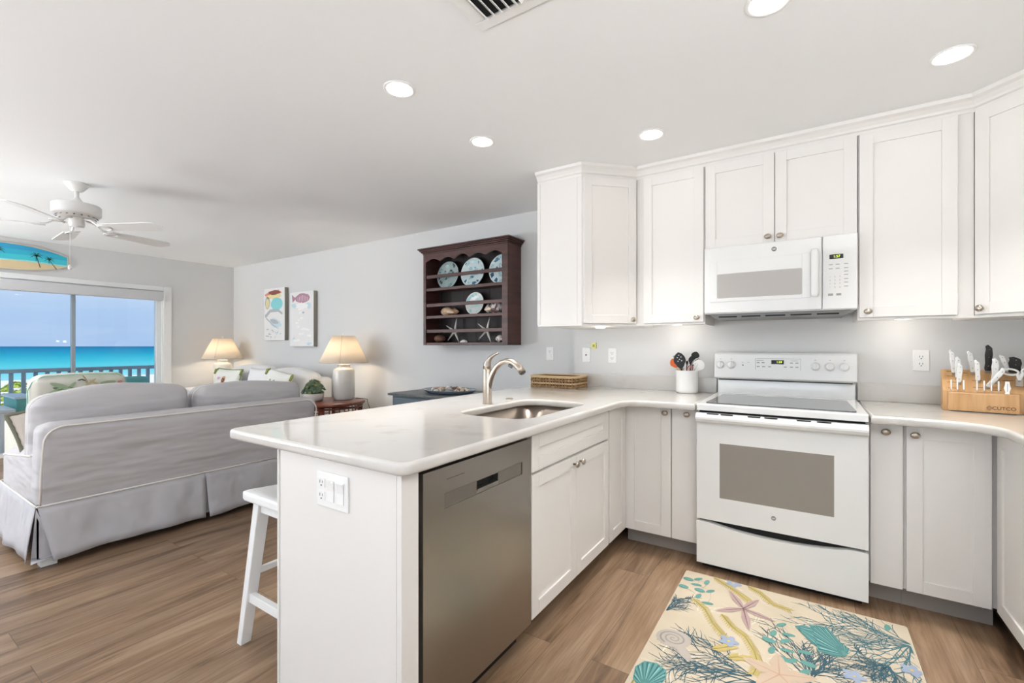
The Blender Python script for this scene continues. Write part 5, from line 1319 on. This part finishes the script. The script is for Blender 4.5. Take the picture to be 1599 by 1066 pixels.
CORAL = [((-0.18, 1.904), (-0.387, 1.932), 1.0), ((0.348, 2.462), (0.114, 2.527), .75), ((0.344, 2.448), (0.118, 2.34), .7), ((0.256, 2.248), (0.224, 2.126), .9), ((0.256, 2.248), (0.168, 2.219), .9), ((0.344, 2.448), (0.335, 2.208), .55), ((0.003, 1.995), (-0.008, 2.214), .9), ((0.003, 2.034), (0.103, 2.133), .8), ((-0.555, 2.158), (-0.53, 2.284), .5), ((-0.16, 1.877), (-0.378, 1.734), 1.1), ((.34, 1.9), (.1, 1.9), 1.0), ((.3, 1.3), (.0, 1.4), 1.1), ((-.5, 1.2), (-.3, 1.4), 1.0)]
g = G(); ZT = .0078
_cnt = [0]; _rb, _dc = g.ribbon, g.decal      # a few microns between overlapping prints
def _up(z): _cnt[0] += 1; return z+(_cnt[0] % 60)*3e-6
g.ribbon = lambda p, a, b, z, m=0, M=None: _rb(p, a, b, _up(z), m, M)
g.decal = lambda p, z, m=0, M=None: _dc(p, _up(z), m, M)
def inside(p): return RX0+.006 < p[0] < RX1-.006 and RY0+.006 < p[1] < RY1-.006
def cr2(p): return (max(RX0+.004, min(RX1-.004, p[0])), max(RY0+.004, min(RY1-.004, p[1])))
rc = random.Random(5)
def branch(p, a, l, w_, m_, z, depth, bend=.3, sp_=.5):
    pts = [p]; n = 5; aa = a
    for k in range(n):
        aa += rc.uniform(-bend, bend)/2; q = (pts[-1][0]+l/n*math.cos(aa), pts[-1][1]+l/n*math.sin(aa))
        if not inside(q): break
        pts.append(q)
        if depth > 0 and rc.random() < .80:
            sgn = 1 if rc.random() < .5 else -1
            branch(q, aa+sgn*rc.uniform(.4, .75)*sp_/.5, l*rc.uniform(.42, .62), w_*.80, m_, z, depth-1, bend, sp_)
    if len(pts) > 1: g.ribbon(pts, w_, w_*.45, z, m_)
# faint cream coral all over the ground
for k in range(46):
    p = (rc.uniform(RX0+.03, RX1-.03), rc.uniform(RY0+.03, RY1-.03)); branch(p, rc.uniform(0, 6.28), rc.uniform(.08, .16), .006, 0, ZT+.0001, 1, .5)
def ell(c, a, b_, rot, m_, z, n=16, wob=0):
    g.decal([cr2((c[0]+a*(1+rc.uniform(-wob, wob))*math.cos(2*PI*k/n)*math.cos(rot)-b_*math.sin(2*PI*k/n)*math.sin(rot), c[1]+a*math.cos(2*PI*k/n)*math.sin(rot)+b_*(1+rc.uniform(-wob, wob))*math.sin(2*PI*k/n)*math.cos(rot))) for k in range(n)], z, m_)
# corals
for i, (a, b_, s_) in enumerate(CORAL):
    L_ = math.hypot(b_[0]-a[0], b_[1]-a[1]); an = math.atan2(b_[1]-a[1], b_[0]-a[0])
    nb = 6 if s_ >= .9 else 5
    for k in range(nb):
        branch(a, an+(k-(nb-1)/2)*.22*s_, L_*rc.uniform(.85, 1.15), .0056, 1 if i not in (1, 2, 5) else 2, ZT+.0004, 2, .40)
# snail shell
for c_ in ((-.478, 1.968), (.1, 1.25)):
    ell(c_, .070, .062, .3, 7, ZT+.0008); ell((c_[0]+.05, c_[1]-.06), .06, .022, -.9, 7, ZT+.00081)
    g.ribbon([(c_[0]+.055*(k/40)*math.cos(k*.42), c_[1]+.05*(k/40)*math.sin(k*.42)) for k in range(41)], .004, .008, ZT+.00105, 8)
# fronds
for f in FROND:
    for (p, q) in zip(f, f[1:]):
        for k in range(7):
            u = k/7; c_ = (p[0]+(q[0]-p[0])*u, p[1]+(q[1]-p[1])*u); an = math.atan2(q[1]-p[1], q[0]-p[0])
            for sg in (-1, 1):
                for l_ in (.032,):
                    b2 = (c_[0]+l_*math.cos(an+sg*.75), c_[1]+l_*math.sin(an+sg*.75))
                    if inside(b2) and inside(c_): g.ribbon([c_, ((c_[0]+b2[0])/2+.003, (c_[1]+b2[1])/2), b2], .009, .002, ZT+.0009, 3)
    g.ribbon([cr2(p) for p in f], .006, .003, ZT+.0011, 4)
# eucalyptus leaves and thread stems
for grp in (LEAF[:9], LEAF[9:18]):
    for p, q in zip(grp, grp[2:]): g.ribbon([p, ((p[0]+q[0])/2+.008, (p[1]+q[1])/2), q], .0016, .0012, ZT+.0009, 8)
for i, p in enumerate(LEAF): ell(p, .026, .0115 if i % 4 else .017, (-.5, .5, 1.0, -.2)[i % 4]+.4, 5, ZT+.0012)
# starfish
def star(c_, tips, m1, m2, wd=.019):
    for t_ in tips:
        dx_, dy_ = t_[0]-c_[0], t_[1]-c_[1]; l_ = math.hypot(dx_, dy_); nx, ny = -dy_/l_, dx_/l_
        P = [c_]+[(c_[0]+dx_*u+nx*wd*s_, c_[1]+dy_*u+ny*wd*s_) for u, s_ in ((.12, .55), (.45, 1), (.85, .45))]+[t_]+[(c_[0]+dx_*u-nx*wd*s_, c_[1]+dy_*u-ny*wd*s_) for u, s_ in ((.85, .45), (.45, 1), (.12, .55))]
        g.decal([cr2(p) for p in P], ZT+.0014, m1); g.ribbon([c_, (c_[0]+dx_*.9, c_[1]+dy_*.9)], .006, .0015, ZT+.0016, m2)
star(STARC, STAR, 9, 10)
pc = (-.094, 1.967); star(pc, [(pc[0]+.13*math.cos(a), pc[1]+.13*math.sin(a)) for a in [.4+2*PI*k/5 for k in range(5)]], 11, 12, .034)
pc = (-.40, 1.30); star(pc, [(pc[0]+.11*math.cos(a), pc[1]+.11*math.sin(a)) for a in [.1+2*PI*k/5 for k in range(5)]], 9, 10)
# teal shells with stripes
def shellp(P, apex):
    g.decal(P, ZT+.0013, 5)
    n = len(P)
    for k in range(n):   # ribs that fan out from the apex, alternating tones
        q = P[k]; q2 = P[(k+1) % n]; e1 = ((q[0]*.75+q2[0]*.25), (q[1]*.75+q2[1]*.25)); e2 = ((q[0]*.35+q2[0]*.65), (q[1]*.35+q2[1]*.65))
        f_ = lambda e, u: (apex[0]+(e[0]-apex[0])*u, apex[1]+(e[1]-apex[1])*u)
        g.decal([f_(e1, .15), f_(e1, .97), f_(e2, .97), f_(e2, .15)], ZT+.0015, 6)
        g.decal([f_(q, .3), f_(q, .9), f_(e1, .9), f_(e1, .3)], ZT+.0016, 13 if k % 2 else 5)
def dense(P, k_=3):
    out = []
    for i in range(len(P)):
        a_, b_ = P[i], P[(i+1) % len(P)]
        for j in range(k_): out.append((a_[0]+(b_[0]-a_[0])*j/k_, a_[1]+(b_[1]-a_[1])*j/k_))
    return out
shellp(dense([(-0.056, 2.345), (-0.0, 2.255), (0.029, 2.225), (.022, 2.30), (.0, 2.37), (-.02, 2.375)]), (-.052, 2.345))
shellp(dense([(.029, 2.202), (.086, 2.201), (.118, 2.222), (.137, 2.288), (.105, 2.324), (.085, 2.37), (.063, 2.409), (.024, 2.406), (-.002, 2.385), (.015, 2.30)]), (.125, 2.235))
c_ = (-.50, 1.70); shellp(dense([cr2((c_[0]+r_*math.cos(a), c_[1]+r_*math.sin(a))) for a, r_ in [(.3, .06), (.9, .075), (1.5, .08), (2.1, .075), (2.9, .06), (4.0, .07), (4.7, .09), (5.4, .07)]], 2), (-.50, 1.63))
# flowers
for c_ in FLOWER:
    for k in range(5): ell(cr2((c_[0]+.020*math.cos(2*PI*k/5), c_[1]+.020*math.sin(2*PI*k/5))), .020, .013, 2*PI*k/5, 14, ZT+.0017+.00002*k)
    ell(c_, .006, .006, 0, 15, ZT+.0019)
link('printed_pattern', g, [mat('rug_ivory', 'd5cbb9', .9), mat('rug_slate_teal', '36555f', .9), mat('rug_teal_coral', '426c74', .9), mat('rug_mustard', 'b8a566', .9), mat('rug_olive', '8d8450', .9), mat('rug_leaf_teal', '5f9189', .9), mat('rug_stripe_blue', '376a74', .9), mat('rug_grey', 'aca39a', .9), mat('rug_grey_line', '918a82', .9), mat('rug_mauve', 'ad9590', .9), mat('rug_mauve_dark', '75565a', .9), mat('rug_peach', 'bca792', .9), mat('rug_peach_dark', 'b3957f', .9), mat('rug_stripe_light', '8dbcb2', .9), mat('rug_periwinkle', '929eb2', .9), mat('rug_yellow', 'd6b552', .9)], rug, recalc=False)

# torchiere lamps added unseen behind the camera to fill the room
def uplighter(label, x_, y_, pw):
    t = thing('added_fill_lamp', label, 'added fill lamp', (x_, y_, 0))
    link('base', G().lathe([(.14, 0), (.14, .02), (.03, .03), (.0005, .03)], seg=32), nickel, t)
    link('pole', G().lathe([(.012, .03), (.012, 1.62)], seg=16), nickel, t)
    link('uplight_bowl', G().lathe([(.02, 1.60), (.12, 1.63), (.20, 1.70), (.205, 1.72), (.195, 1.715), (.12, 1.65), (.0005, 1.63)], seg=40), trim_m, t)
    light('added_fill_uplight', 'AREA', (x_, y_, 1.73), (PI, 0, 0), pw, (.93, .96, 1), shape='DISK', size=.35)
uplighter('torchiere added as unseen fill light in the kitchen behind the camera', .92, .15, 46)
uplighter('torchiere added as unseen fill light in the sitting area behind the camera', -6.2, -1.0, 44)
